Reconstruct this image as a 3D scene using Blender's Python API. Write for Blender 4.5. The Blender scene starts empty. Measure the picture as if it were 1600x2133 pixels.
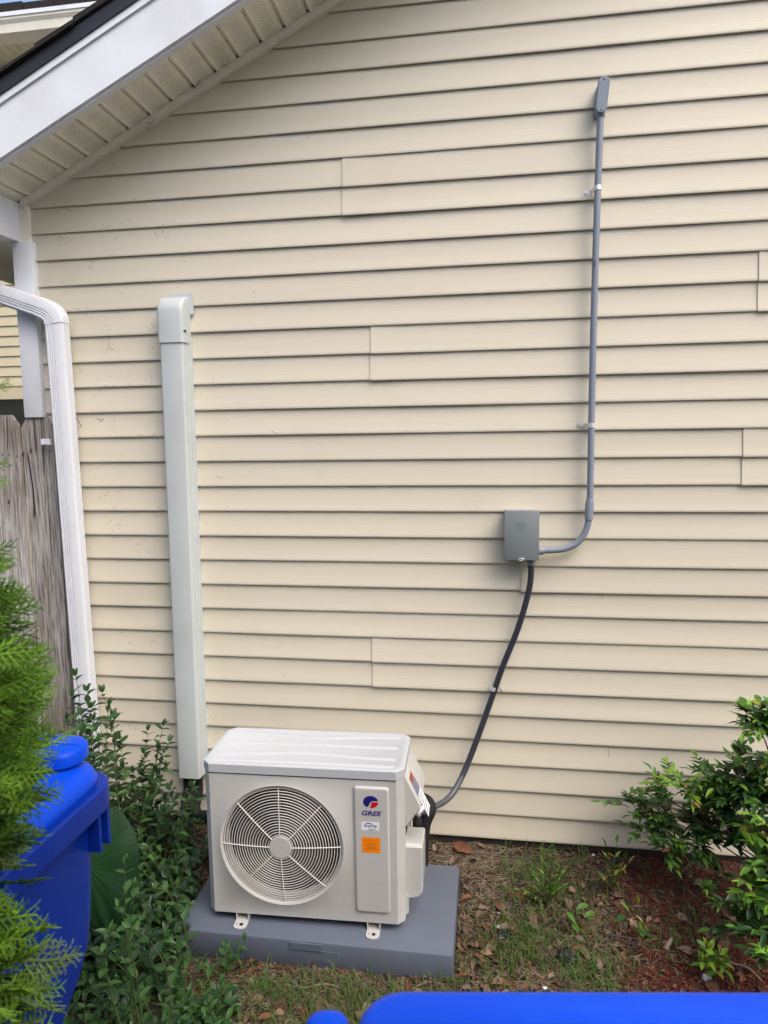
import bpy, bmesh, math, random
from mathutils import Vector, Matrix, noise
R = math.radians
sc = bpy.context.scene
C = sc.collection
rnd = random.Random(7)

# ------------------------------------------------------------------ camera
F = 1440.0; YAW, PIT, ROL = -0.151825, -0.114528, -0.014983
CZ = 1.70
def cam_axes():
    sy, cy, sp, cp = math.sin(YAW), math.cos(YAW), math.sin(PIT), math.cos(PIT)
    fw = Vector((sy*cp, cy*cp, sp)); rt = Vector((cy, -sy, 0)); up = rt.cross(fw)
    c, s = math.cos(ROL), math.sin(ROL)
    return rt*c+up*s, up*c-rt*s, fw
RT, UP, FW = cam_axes()
CAM = Vector((0, 0, CZ))
cd = bpy.data.cameras.new('camera'); cam = bpy.data.objects.new('camera', cd); C.objects.link(cam)
m = Matrix((RT, UP, -FW)).transposed().to_4x4(); m.translation = CAM
cam.matrix_world = m
cd.sensor_fit = 'HORIZONTAL'; cd.sensor_width = 36; cd.lens = F/1600*36
cd.clip_start = 0.02; cd.clip_end = 500
cd.dof.use_dof = True; cd.dof.focus_distance = 2.55; cd.dof.aperture_fstop = 9
sc.camera = cam
# ------------------------------------------------------------------ sky, sun, exposure
SUN_DIR = Vector((0.50, -0.45, 0.95)).normalized()      # towards the light
w = bpy.data.worlds.new("World"); sc.world = w; w.use_nodes = True
nt = w.node_tree; nt.nodes.clear()
sky = nt.nodes.new('ShaderNodeTexSky'); sky.sky_type = 'NISHITA'; sky.sun_disc = False
sky.sun_elevation = math.asin(SUN_DIR.z); sky.sun_rotation = math.atan2(SUN_DIR.x, SUN_DIR.y)
sky.air_density = 1.0; sky.dust_density = 5.0; sky.ozone_density = 1.0
bg = nt.nodes.new('ShaderNodeBackground'); bg.inputs[1].default_value = 0.15
wo = nt.nodes.new('ShaderNodeOutputWorld')
nt.links.new(sky.outputs[0], bg.inputs[0]); nt.links.new(bg.outputs[0], wo.inputs[0])
sl = bpy.data.lights.new('sun', 'SUN'); sl.energy = 0.5; sl.angle = R(45); sl.color = (1.0, 0.97, 0.93)
so = bpy.data.objects.new('sun', sl); C.objects.link(so)
so.rotation_euler = SUN_DIR.to_track_quat('Z', 'Y').to_euler(); so.location = (3, -3, 6)
sc.view_settings.view_transform = 'Standard'; sc.view_settings.look = 'None'
sc.view_settings.gamma = 1; sc.view_settings.use_curve_mapping = False
sc.view_settings.exposure = 1.08
sc.cycles.max_bounces = 6; sc.cycles.diffuse_bounces = 4; sc.cycles.transparent_max_bounces = 6
sc.cycles.sample_clamp_indirect = 6

# ------------------------------------------------------------------ pixel helpers (1600 x 2133 frame -> points in the place)
YW = 2.6493                                  # the siding's face
def ray(u, v): return RT*((u-800)/F)+UP*((1066.5-v)/F)+FW
def at(u, v, Y=YW): d = ray(u, v); return CAM+d*(Y/d.y)
def atz(u, v, Z=0): d = ray(u, v); return CAM+d*((Z-CZ)/d.z)
def camdist(p): return (p-CAM).length

# ------------------------------------------------------------------ materials
def mat(name, col, rough=.6, spec=.4, metal=0, var=.12, scale=6, bump=0, bscale=60, stretch=(1, 1, 1), rand=0, trans=0, dirt=None, coat=0):
    """procedural surface: colour wanders by noise, optional relief, per-object tint and a dirt layer"""
    m = bpy.data.materials.new(name); m.use_nodes = True; t = m.node_tree; N = t.nodes; L = t.links
    b = N['Principled BSDF']; b.inputs['Roughness'].default_value = rough
    b.inputs['Specular IOR Level'].default_value = spec; b.inputs['Metallic'].default_value = metal
    if coat: b.inputs['Coat Weight'].default_value = coat; b.inputs['Coat Roughness'].default_value = .15
    g = N.new('ShaderNodeNewGeometry'); mp = N.new('ShaderNodeMapping'); L.new(g.outputs['Position'], mp.inputs[0])
    mp.inputs['Scale'].default_value = stretch
    n = N.new('ShaderNodeTexNoise'); n.inputs['Scale'].default_value = scale; n.inputs['Detail'].default_value = 6
    L.new(mp.outputs[0], n.inputs['Vector'])
    mr = N.new('ShaderNodeMapRange'); L.new(n.outputs[0], mr.inputs[0])
    mr.inputs[1].default_value = .25; mr.inputs[2].default_value = .75
    mr.inputs[3].default_value = 1-var; mr.inputs[4].default_value = 1+var
    val = mr.outputs[0]
    if rand:
        oi = N.new('ShaderNodeObjectInfo'); m2 = N.new('ShaderNodeMapRange'); L.new(oi.outputs['Random'], m2.inputs[0])
        m2.inputs[3].default_value = 1-rand; m2.inputs[4].default_value = 1+rand
        mu = N.new('ShaderNodeMath'); mu.operation = 'MULTIPLY'; L.new(val, mu.inputs[0]); L.new(m2.outputs[0], mu.inputs[1]); val = mu.outputs[0]
    vm = N.new('ShaderNodeVectorMath'); vm.operation = 'SCALE'; vm.inputs[0].default_value = col[:3]; L.new(val, vm.inputs['Scale'])
    out = vm.outputs[0]
    if dirt:
        dc, amount, dsc = dirt
        n2 = N.new('ShaderNodeTexNoise'); n2.inputs['Scale'].default_value = dsc; n2.inputs['Detail'].default_value = 8; n2.inputs['Roughness'].default_value = .65
        L.new(g.outputs['Position'], n2.inputs['Vector'])
        r2 = N.new('ShaderNodeMapRange'); L.new(n2.outputs[0], r2.inputs[0]); r2.inputs[1].default_value = .5; r2.inputs[2].default_value = .75; r2.inputs[4].default_value = amount
        mx = N.new('ShaderNodeMix'); mx.data_type = 'RGBA'; L.new(r2.outputs[0], mx.inputs[0]); L.new(out, mx.inputs[6]); mx.inputs[7].default_value = (*dc, 1); out = mx.outputs[2]
    L.new(out, b.inputs['Base Color'])
    if bump:
        n3 = N.new('ShaderNodeTexNoise'); n3.inputs['Scale'].default_value = bscale; n3.inputs['Detail'].default_value = 4; L.new(mp.outputs[0], n3.inputs['Vector'])
        bp = N.new('ShaderNodeBump'); bp.inputs['Strength'].default_value = bump; bp.inputs['Distance'].default_value = .002
        L.new(n3.outputs[0], bp.inputs['Height']); L.new(bp.outputs[0], b.inputs['Normal'])
    if trans:
        tr = N.new('ShaderNodeBsdfTranslucent'); L.new(out, tr.inputs[0]); ms = N.new('ShaderNodeMixShader'); ms.inputs[0].default_value = trans
        L.new(b.outputs[0], ms.inputs[1]); L.new(tr.outputs[0], ms.inputs[2]); L.new(ms.outputs[0], N['Material Output'].inputs[0])
    m['col'] = out.name if hasattr(out, 'name') else ''
    return m
def mathn(t, op, a, b=None, c=None):
    n = t.nodes.new('ShaderNodeMath'); n.operation = op
    for i, x in enumerate((a, b, c)):
        if x is None: continue
        if isinstance(x, (int, float)): n.inputs[i].default_value = x
        else: t.links.new(x, n.inputs[i])
    return n.outputs[0]

M = {}
M['siding'] = mat('siding vinyl', (.62, .58, .472), .5, .35, var=.05, rand=.025, scale=3, bump=.35, bscale=90, stretch=(.12, 1, 6))
def add_specks(m, dark=(.06, .05, .04)):
    """mildew specks on the siding by the downspout, and faint tan smudges"""
    t = m.node_tree; N = t.nodes; L = t.links; b = N['Principled BSDF']
    src = b.inputs['Base Color'].links[0].from_socket
    g = N.new('ShaderNodeNewGeometry'); sp = N.new('ShaderNodeSeparateXYZ'); L.new(g.outputs['Position'], sp.inputs[0])
    vo = N.new('ShaderNodeTexVoronoi'); vo.inputs['Scale'].default_value = 75; L.new(g.outputs['Position'], vo.inputs['Vector'])
    dot = mathn(t, 'LESS_THAN', vo.outputs['Distance'], .17)
    n = N.new('ShaderNodeTexNoise'); n.inputs['Scale'].default_value = 13; n.inputs['Detail'].default_value = 3; L.new(g.outputs['Position'], n.inputs['Vector'])
    thr = mathn(t, 'MULTIPLY_ADD', mathn(t, 'ABSOLUTE', mathn(t, 'ADD', sp.outputs[0], 1.52)), .13, .60)
    msk = mathn(t, 'GREATER_THAN', n.outputs[0], thr)
    k = mathn(t, 'MULTIPLY', mathn(t, 'MULTIPLY', dot, msk), .75)
    mx = N.new('ShaderNodeMix'); mx.data_type = 'RGBA'; L.new(k, mx.inputs[0]); L.new(src, mx.inputs[6]); mx.inputs[7].default_value = (*dark, 1)
    n2 = N.new('ShaderNodeTexNoise'); n2.inputs['Scale'].default_value = 4.3; n2.inputs['Detail'].default_value = 5; L.new(g.outputs['Position'], n2.inputs['Vector'])
    r2 = N.new('ShaderNodeMapRange'); L.new(n2.outputs[0], r2.inputs[0]); r2.inputs[1].default_value = .58; r2.inputs[2].default_value = .78; r2.inputs[4].default_value = .16
    m2 = N.new('ShaderNodeMix'); m2.data_type = 'RGBA'; L.new(r2.outputs[0], m2.inputs[0]); L.new(mx.outputs[2], m2.inputs[6]); m2.inputs[7].default_value = (.42, .36, .26, 1)
    L.new(m2.outputs[2], b.inputs['Base Color'])
add_specks(M['siding'])
M['farsiding'] = mat('neighbour siding vinyl', (.56, .50, .34), .5, .35, var=.05, scale=2)
M['trim'] = mat('cream trim vinyl', (.88, .84, .72), .5, .4, var=.04, dirt=((.35, .3, .2), .25, 9))
M['soffit'] = mat('cream soffit vinyl', (.88, .85, .72), .55, .35, var=.05, dirt=((.2, .18, .1), .25, 7))
M['white'] = mat('white aluminium', (.74, .77, .82), .35, .5, var=.04, dirt=((.4, .38, .34), .25, 5))
M['white2'] = mat('white downspout aluminium', (.70, .73, .78), .35, .5, var=.03, dirt=((.45, .43, .4), .2, 8), stretch=(3, 3, .4))
M['black'] = mat('dark drip edge', (.016, .017, .022), .45, .5, var=.2)
M['shingle'] = mat('dark asphalt shingle', (.028, .025, .024), .95, .2, var=.5, scale=150, bump=1, bscale=300)
M['concrete'] = mat('foundation block', (.10, .09, .08), .9, .2, var=.3, scale=20, bump=.6)
M['cover'] = mat('line set cover plastic', (.50, .545, .55), .4, .45, var=.04, dirt=((.36, .37, .34), .3, 4))
M['cab'] = mat('cabinet powder coat', (.46, .463, .448), .42, .45, var=.03, dirt=((.36, .34, .30), .3, 7), bump=.08, bscale=600)
M['lid'] = mat('cabinet lid coat', (.44, .465, .49), .4, .4, var=.03, dirt=((.4, .38, .35), .25, 12))
M['wire'] = mat('grille wire coat', (.62, .61, .58), .35, .5, var=.03)
M['dark'] = mat('dark interior', (.012, .012, .013), .6, .3, var=.2)
M['fan'] = mat('fan plastic', (.045, .045, .048), .45, .4, var=.1)
M['coil'] = mat('coil fins', (.02, .02, .022), .5, .5, metal=.0, var=.3, scale=120, stretch=(1, 1, .1))
M['zinc'] = mat('zinc steel', (.74, .74, .72), .35, .5, metal=.45, var=.15, scale=60)
M['gray'] = mat('grey conduit plastic', (.205, .24, .295), .42, .45, var=.05, dirt=((.33, .33, .33), .3, 15))
M['box'] = mat('grey box enamel', (.195, .225, .235), .42, .45, var=.03)
M['hose'] = mat('dark flexible conduit', (.028, .032, .045), .42, .5, var=.12, bump=.2, bscale=300)
M['hose2'] = mat('grey flexible conduit', (.07, .077, .092), .4, .5, var=.1)
M['foam'] = mat('black foam insulation', (.012, .012, .014), .7, .3, var=.2)
M['pad'] = mat('grey plastic pad', (.098, .118, .16), .6, .35, var=.06, dirt=((.12, .115, .11), .4, 10), bump=.3, bscale=350)
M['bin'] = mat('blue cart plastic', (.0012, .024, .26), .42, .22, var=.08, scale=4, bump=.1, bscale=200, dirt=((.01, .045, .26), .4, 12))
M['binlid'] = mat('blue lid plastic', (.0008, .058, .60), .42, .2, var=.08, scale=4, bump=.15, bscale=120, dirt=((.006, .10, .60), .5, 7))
M['navy'] = mat('navy print', (.01, .012, .16), .4, var=.02)
M['red'] = mat('red print', (.50, .006, .012), .4, var=.02)
M['rprint'] = mat('faded red print', (.30, .05, .045), .4, var=.05)
M['green'] = mat('green print', (.02, .25, .05), .4, var=.02)
M['stick'] = mat('white sticker', (.72, .73, .80), .3, .5, var=.02)
M['orange'] = mat('orange sticker', (.85, .22, .005), .4, .5, var=.02)
M['oprint'] = mat('brown print', (.30, .09, .01), .5, var=.02)
M['lprint'] = mat('grey blue print', (.15, .17, .25), .5, var=.02)
M['glass'] = mat('dark window glass', (.02, .025, .02), .08, .8, var=.3)
M['soil'] = mat('soil', (.04, .03, .022), .95, .2, var=.45, scale=22, bump=1, bscale=120, dirt=((.075, .058, .042), .8, 9))
def leafmat(n, col, trans=.22, var=.18, rough=.42): return mat(n, col, rough, .4, var=var, scale=14, rand=.22, trans=trans)
M['privet'] = [leafmat('privet green', (.024, .064, .022)), leafmat('privet mid green', (.038, .098, .028)), leafmat('privet fresh green', (.062, .15, .038))]
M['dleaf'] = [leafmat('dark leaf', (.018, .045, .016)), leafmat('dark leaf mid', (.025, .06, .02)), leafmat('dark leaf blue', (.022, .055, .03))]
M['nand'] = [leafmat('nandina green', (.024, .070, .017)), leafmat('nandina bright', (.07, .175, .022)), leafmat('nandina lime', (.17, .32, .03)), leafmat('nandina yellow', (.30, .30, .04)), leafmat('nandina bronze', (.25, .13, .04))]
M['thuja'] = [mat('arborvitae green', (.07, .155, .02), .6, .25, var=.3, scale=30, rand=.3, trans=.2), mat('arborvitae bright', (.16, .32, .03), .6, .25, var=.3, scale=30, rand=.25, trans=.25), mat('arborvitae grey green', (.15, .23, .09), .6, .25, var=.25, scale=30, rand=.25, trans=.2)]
M['ear'] = mat('elephant ear green', (.007, .032, .009), .6, .16, var=.35, scale=9, trans=.08)
M['vein'] = mat('leaf vein', (.018, .062, .02), .6, .12, var=.1)
M['stem'] = mat('green stem', (.07, .10, .03), .6, .3, var=.2)
M['bark'] = mat('brown twig bark', (.075, .05, .032), .9, .2, var=.3, scale=40)
M['gtwig'] = mat('grey dry twig', (.20, .16, .12), .9, .2, var=.3, scale=40)
M['dry'] = [mat('dry leaf tan', (.145, .095, .06), .8, .2, var=.3, scale=30, rand=.35), mat('dry leaf brown', (.085, .045, .028), .8, .2, var=.3, scale=30, rand=.35), mat('dry leaf pink grey', (.16, .11, .088), .8, .2, var=.3, scale=30, rand=.3), mat('dry leaf rust', (.13, .055, .03), .8, .2, var=.3, scale=30, rand=.3)]
M['mulch'] = [mat('red mulch', (.15, .034, .022), .9, .2, var=.5, scale=60), mat('dark red mulch', (.09, .022, .015), .9, .2, var=.5, scale=60), mat('pale chip', (.19, .09, .06), .9, .2, var=.4, scale=60)]
M['grass'] = [mat('grass green', (.07, .145, .03), .6, .3, var=.3, scale=9, trans=.2), mat('grass olive', (.095, .115, .035), .6, .3, var=.3, scale=9, trans=.2)]
M['straw'] = [mat('straw', (.24, .19, .125), .8, .2, var=.35, scale=30), mat('grey straw', (.17, .14, .105), .8, .2, var=.35, scale=30)]
M['paper'] = mat('white scrap', (.75, .76, .80), .7, .3, var=.06)
M['plastic'] = mat('black plastic scrap', (.014, .015, .022), .4, .5, var=.3)

def weathered():
    m = bpy.data.materials.new('weathered fence wood'); m.use_nodes = True; t = m.node_tree; N = t.nodes; L = t.links; b = N['Principled BSDF']
    b.inputs['Roughness'].default_value = .85; b.inputs['Specular IOR Level'].default_value = .25
    g = N.new('ShaderNodeNewGeometry'); oi = N.new('ShaderNodeObjectInfo')
    ad = N.new('ShaderNodeVectorMath'); ad.operation = 'ADD'; cx = N.new('ShaderNodeCombineXYZ')
    L.new(mathn(t, 'MULTIPLY', oi.outputs['Random'], 7), cx.inputs[2]); L.new(g.outputs['Position'], ad.inputs[0]); L.new(cx.outputs[0], ad.inputs[1])
    mp = N.new('ShaderNodeMapping'); mp.inputs['Scale'].default_value = (1, 1, .06); L.new(ad.outputs[0], mp.inputs[0])
    n = N.new('ShaderNodeTexNoise'); n.inputs['Scale'].default_value = 140; n.inputs['Detail'].default_value = 7; n.inputs['Distortion'].default_value = .4; L.new(mp.outputs[0], n.inputs['Vector'])
    cr = N.new('ShaderNodeValToRGB'); L.new(n.outputs[0], cr.inputs[0])
    e = cr.color_ramp.elements; e[0].position = .28; e[0].color = (.085, .075, .068, 1); e[1].position = .72; e[1].color = (.50, .50, .51, 1)
    x = e.new(.5); x.color = (.33, .315, .305, 1)
    n2 = N.new('ShaderNodeTexNoise'); n2.inputs['Scale'].default_value = 2.5; L.new(ad.outputs[0], n2.inputs['Vector'])
    mx = N.new('ShaderNodeMix'); mx.data_type = 'RGBA'; mx.blend_type = 'MULTIPLY'; mx.inputs[0].default_value = 1
    L.new(cr.outputs[0], mx.inputs[6])
    c2 = N.new('ShaderNodeValToRGB'); L.new(n2.outputs[0], c2.inputs[0]); c2.color_ramp.elements[0].position = .3; c2.color_ramp.elements[0].color = (.55, .5, .44, 1)
    c2.color_ramp.elements[1].position = .65; c2.color_ramp.elements[1].color = (1.1, 1.1, 1.1, 1)
    L.new(c2.outputs[0], mx.inputs[7]); sv = N.new('ShaderNodeVectorMath'); sv.operation = 'SCALE'; L.new(mx.outputs[2], sv.inputs[0])
    L.new(mathn(t, 'MULTIPLY_ADD', oi.outputs['Random'], .5, .85), sv.inputs['Scale']); L.new(sv.outputs[0], b.inputs['Base Color'])
    bp = N.new('ShaderNodeBump'); bp.inputs['Strength'].default_value = .7; bp.inputs['Distance'].default_value = .004; L.new(n.outputs[0], bp.inputs['Height']); L.new(bp.outputs[0], b.inputs['Normal'])
    return m
M['fence'] = weathered()

def perforated():
    """soffit vinyl with pin holes in rows, laid out on the panel's own coordinates"""
    m = M['soffit'].copy(); m.name = 'perforated soffit vinyl'; t = m.node_tree; N = t.nodes; L = t.links; b = N['Principled BSDF']
    src = b.inputs['Base Color'].links[0].from_socket
    tc = N.new('ShaderNodeTexCoord'); sp = N.new('ShaderNodeSeparateXYZ'); L.new(tc.outputs['Object'], sp.inputs[0])
    X, Y = sp.outputs[0], sp.outputs[1]
    row = mathn(t, 'FLOOR', mathn(t, 'DIVIDE', Y, .0085)); odd = mathn(t, 'MODULO', mathn(t, 'ABSOLUTE', row), 2)
    fx = mathn(t, 'SUBTRACT', mathn(t, 'FRACT', mathn(t, 'ADD', mathn(t, 'DIVIDE', X, .0115), mathn(t, 'MULTIPLY', odd, .5))), .5)
    fy = mathn(t, 'SUBTRACT', mathn(t, 'FRACT', mathn(t, 'DIVIDE', Y, .0085)), .5)
    dx = mathn(t, 'MULTIPLY', fx, .0115); dy = mathn(t, 'MULTIPLY', fy, .0085)
    d2 = mathn(t, 'ADD', mathn(t, 'MULTIPLY', dx, dx), mathn(t, 'MULTIPLY', dy, dy))
    hole = mathn(t, 'LESS_THAN', d2, .0016**2)
    inx = mathn(t, 'MULTIPLY', mathn(t, 'GREATER_THAN', X, .018), mathn(t, 'LESS_THAN', X, .058))
    k = mathn(t, 'MULTIPLY', hole, inx)
    mx = N.new('ShaderNodeMix'); mx.data_type = 'RGBA'; L.new(k, mx.inputs[0]); L.new(src, mx.inputs[6]); mx.inputs[7].default_value = (.05, .042, .03, 1)
    L.new(mx.outputs[2], b.inputs['Base Color'])
    return m
M['perf'] = perforated()

# ------------------------------------------------------------------ mesh helpers
class MB:
    def __init__(s): s.v = []; s.f = []; s.mi = []; s.cur = 0
    def add(s, vs, fs):
        o = len(s.v); s.v += [tuple(p) for p in vs]
        for f in fs: s.f.append([i+o for i in f]); s.mi.append(s.cur)
        return s
    def box(s, a, b, bev=0):
        x0, y0, z0 = a; x1, y1, z1 = b
        if not bev:
            return s.add([(x0, y0, z0), (x1, y0, z0), (x1, y1, z0), (x0, y1, z0), (x0, y0, z1), (x1, y0, z1), (x1, y1, z1), (x0, y1, z1)],
                         [(3, 2, 1, 0), (4, 5, 6, 7), (0, 1, 5, 4), (1, 2, 6, 5), (2, 3, 7, 6), (3, 0, 4, 7)])
        bm = bmesh.new(); bmesh.ops.create_cube(bm, size=1)
        for v in bm.verts: v.co = ((x0+x1)/2+v.co.x*(x1-x0), (y0+y1)/2+v.co.y*(y1-y0), (z0+z1)/2+v.co.z*(z1-z0))
        bmesh.ops.bevel(bm, geom=bm.edges[:], offset=bev, segments=2, affect='EDGES', profile=.5)
        return s.bm(bm)
    def bm(s, bm):
        bm.verts.index_update(); s.add([v.co[:] for v in bm.verts], [[v.index for v in f.verts] for f in bm.faces]); bm.free(); return s
    def prism(s, pts, vec, cap=True):
        """closed outline (3-D points) pushed along vec"""
        n = len(pts); v = Vector(vec)
        vs = [Vector(p) for p in pts]+[Vector(p)+v for p in pts]
        fs = [(i, (i+1) % n, n+(i+1) % n, n+i) for i in range(n)]
        if cap: fs += [tuple(range(n-1, -1, -1)), tuple(range(n, 2*n))]
        return s.add(vs, fs)
    def loft(s, rings, closed=True, cap=True):
        n = len(rings[0]); vs = [p for r in rings for p in r]; fs = []
        for k in range(len(rings)-1):
            for i in range(n if closed else n-1):
                j = (i+1) % n; fs.append((k*n+i, k*n+j, (k+1)*n+j, (k+1)*n+i))
        if cap and closed: fs.append(tuple(range(n-1, -1, -1))); fs.append(tuple(range((len(rings)-1)*n, len(rings)*n)))
        return s.add(vs, fs)
    def tube(s, pts, r, n=8, cap=True):
        rs = r if isinstance(r, (list, tuple)) else [r]*len(pts)
        prof = [(math.cos(2*math.pi*i/n), math.sin(2*math.pi*i/n)) for i in range(n)]
        return s.sweep(pts, prof, rs, cap)
    def sweep(s, pts, prof, rs=None, cap=True, side=None):
        pts = [Vector(p) for p in pts]; rs = rs or [1]*len(pts); rings = []
        sd = Vector(side) if side else None
        for i, p in enumerate(pts):
            t = (pts[min(i+1, len(pts)-1)]-pts[max(i-1, 0)]).normalized()
            if sd is None: sd = t.orthogonal()
            a = (sd-t*sd.dot(t)).normalized(); b = t.cross(a); sd = a
            rings.append([p+(a*x+b*y)*rs[i] for x, y in prof])
        return s.loft(rings, True, cap)
    def cyl(s, p, axis, r, h, n=16, r2=None):
        p = Vector(p); ax = Vector(axis).normalized(); return s.tube([p, p+ax*h], [r, r if r2 is None else r2], n)
    def build(s, name, mat, parent=None, smooth=False, orig=None, kind=None):
        me = bpy.data.meshes.new(name)
        o3 = orig if orig is not None else (parent_origin(parent) if parent else Vector((0, 0, 0)))
        me.from_pydata([(x-o3[0], y-o3[1], z-o3[2]) for x, y, z in s.v], [], s.f)
        mats = mat if isinstance(mat, (list, tuple)) else [mat]
        for q in mats: me.materials.append(q)
        if len(mats) > 1: me.polygons.foreach_set('material_index', s.mi)
        if smooth: me.shade_smooth() if smooth is True else me.shade_auto(smooth)
        me.update()
        return link(name, me, parent, kind=kind)
def _auto(me, ang):
    """smooth faces, sharp where the angle is larger than ang"""
    bm = bmesh.new(); bm.from_mesh(me)
    for f in bm.faces: f.smooth = True
    for e in bm.edges:
        if len(e.link_faces) != 2 or e.calc_face_angle(0) > ang: e.smooth = False
    bm.to_mesh(me); bm.free()
_obuild = MB.build
def _build(s, name, mat, parent=None, smooth=False, orig=None, kind=None):
    o = _obuild(s, name, mat, parent, False, orig, kind)
    if smooth: _auto(o.data, R(35) if smooth is True else R(smooth))
    return o
MB.build = _build
def parent_origin(p):
    o = Vector((0, 0, 0))
    while p is not None: o += p.location; p = p.parent
    return o
def link(name, data, parent=None, kind=None, loc=None):
    o = bpy.data.objects.new(name, data); C.objects.link(o)
    if parent is not None: o.parent = parent
    if kind: o['kind'] = kind
    if loc is not None: o.location = loc
    return o
def tag(o, label, cat, group=None):
    o['label'] = label; o['category'] = cat
    if group: o['group'] = group
    return o
def thing(name, loc, label, cat, group=None, rz=0):
    o = bpy.data.objects.new(name, None); C.objects.link(o); o.location = loc; o.rotation_euler = (0, 0, rz); o.empty_display_size = .05
    return tag(o, label, cat, group)
def screw(p, axis, r, parent, name='screw', mat=None):
    b = MB(); p = Vector(p); ax = Vector(axis).normalized()
    b.tube([p-ax*.001, p+ax*r*.5, p+ax*r*.75], [r, r*.9, r*.3], 10)
    return b.build(name, mat or M['zinc'], parent, smooth=True)
def bez(p0, p1, p2, n):
    p0, p1, p2 = map(Vector, (p0, p1, p2))
    return [p0*(1-t)**2+p1*2*t*(1-t)+p2*t*t for t in [i/n for i in range(n+1)]]
def crom(pts, n=6):
    pts = [Vector(p) for p in pts]; out = []
    P = [pts[0]*2-pts[1]]+pts+[pts[-1]*2-pts[-2]]
    for i in range(1, len(P)-2):
        a, b, c, d = P[i-1:i+3]
        for k in range(n):
            t = k/n; out.append(.5*((2*b)+(c-a)*t+(2*a-5*b+4*c-d)*t*t+(3*b-a-3*c+d)*t**3))
    out.append(pts[-1]); return out
def nz(x, y, z=0, s=1): return noise.noise(Vector((x*s, y*s, z*s)))

# ------------------------------------------------------------------ the ground
def sstep(a, b, x):
    t = max(0, min(1, (x-a)/(b-a))); return t*t*(3-2*t)
def gz(x, y):
    return -.028+.055*sstep(1.9, 2.62, y)+.011*nz(x, y, 0, 4)+.006*nz(x, y, 3, 15)
b = MB(); nx, ny = 150, 110; x0, x1, y0, y1 = -3.2, 2.6, .2, 3.2
xs = [-120, -40, -12, -6]+[x0+(x1-x0)*i/nx for i in range(nx+1)]+[5, 12, 40, 120]
ys = [-60, -15, -4, -1]+[y0+(y1-y0)*i/ny for i in range(ny+1)]+[5, 9, 20, 60, 160]
b.add([(x, y, gz(x, y)+(0.004*nz(x, y, 5, 60) if abs(x) < 3 else 0)) for y in ys for x in xs],
      [(j*len(xs)+i, j*len(xs)+i+1, (j+1)*len(xs)+i+1, (j+1)*len(xs)+i) for j in range(len(ys)-1) for i in range(len(xs)-1)])
g = b.build('ground', M['soil'], smooth=60); g['kind'] = 'structure'

# ------------------------------------------------------------------ the house
P1 = Vector((-1.848, YW, 2.622)); SL = .4804; ANG = math.atan(SL)
XR = 2.4; XE = 2*XR+1.848                    # ridge, far corner
XC = -1.842                                   # left corner of the siding
PITCH = .1016; ZB = .0734
house = thing('house', (XC, YW, 0), 'cream house gable wall with horizontal lap siding and white trimmed eave', 'house')
DZ = {-16: -.0023, -15: .0012, -14: .0019, -13: .0018, -12: .0023, -11: .0004, -10: .0005, -9: -.0012, -8: -.0015, -7: -.0021, -6: -.0021, -5: -.0023, -4: -.0016, -3: -.0017, -2: -.002, -1: -.0014, 0: -.0016, 1: 0, 2: -.0004, 3: .0023, 4: .0024, 5: .0029, 6: .002, 7: .0029, 8: .0009, 9: .0024, 10: .0028, 11: .0016, 12: -.0018, 13: -.0040, 14: -.006}
def zline(k): return ZB+(14-k)*PITCH+DZ.get(k, 0)
def xl(z): return max(XC, P1.x+(z-P1.z)/SL)
def xr(z): return min(XE, 2*XR-(P1.x+(z-P1.z)/SL))
SEAMS = {-11: at(713, 360).x, -10: at(713, 420).x, -5: at(772, 710).x, -4: at(771, 770).x, -7: at(1582, 550).x, -6: at(1579, 620).x,
         -1: at(1549, 920).x, 0: at(1546, 980).x, 7: at(775, 1350).x, 8: at(776, 1400).x, 3: at(1090, 1150).x, 4: at(1090, 1205).x}
XTRA = {-15: 2.1, -14: 2.1, -13: 1.9, -12: 1.9, -9: 2.2, -8: 2.2, -3: 1.7, -2: 1.7, 1: 2.0, 2: 2.0, 5: 1.55, 6: 1.55, 9: 1.9, 10: 1.9, 11: 2.5, 12: 2.5, 13: 1.75, 14: 1.75}
def plank(k, xa, xb, out=0, drop=0):
    zt, zb = zline(k-1), zline(k)-drop
    rows = [(zt+.012, .0094), (zt-.002, .0090), (zt-.028, .0082), (zt-.052, .0062), (zt-.074, .0036), (zb+.010, .0008), (zb+.003, -.0002), (zb, .0008), (zb+.0005, .0078)]
    L = max(xl(zt), xl(zb), xa) if k < -11 else max(XC, xa)
    n = max(3, int((xb-xa)/.12)); b = MB(); vs = []
    for z, dy in rows:
        a = max(xa, xl(z)); c = min(xb, xr(z))
        for i in range(n+1):
            x = a+(c-a)*i/n
            wob = .0016*nz(x*.9, k*3.1, 2)+.0009*nz(x*3.1, k*5.3, 7)
            vs.append((x, YW+dy-out-(.0022*math.exp(-(x-a)/.05) if out > 0 and xa > XC+.3 else 0)+wob*(1 if dy < .012 else .2), z+.0011*nz(x*.8, k*7.7, 1)))
    m_ = n+1
    b.add(vs, [(j*m_+i, (j+1)*m_+i, (j+1)*m_+i+1, j*m_+i+1) for j in range(len(rows)-1) for i in range(n)])
    # the folded end edge
    for e in (0, n):
        ring = [vs[j*m_+e] for j in range(len(rows))]
        back = [(x, y+.004, z) for x, y, z in ring]
        b.add(ring+back, [(j, j+1, len(rows)+j+1, len(rows)+j) for j in range(len(rows)-1)])
    return b.build('siding_plank', M['siding'], house, smooth=50)
k = 14
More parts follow.
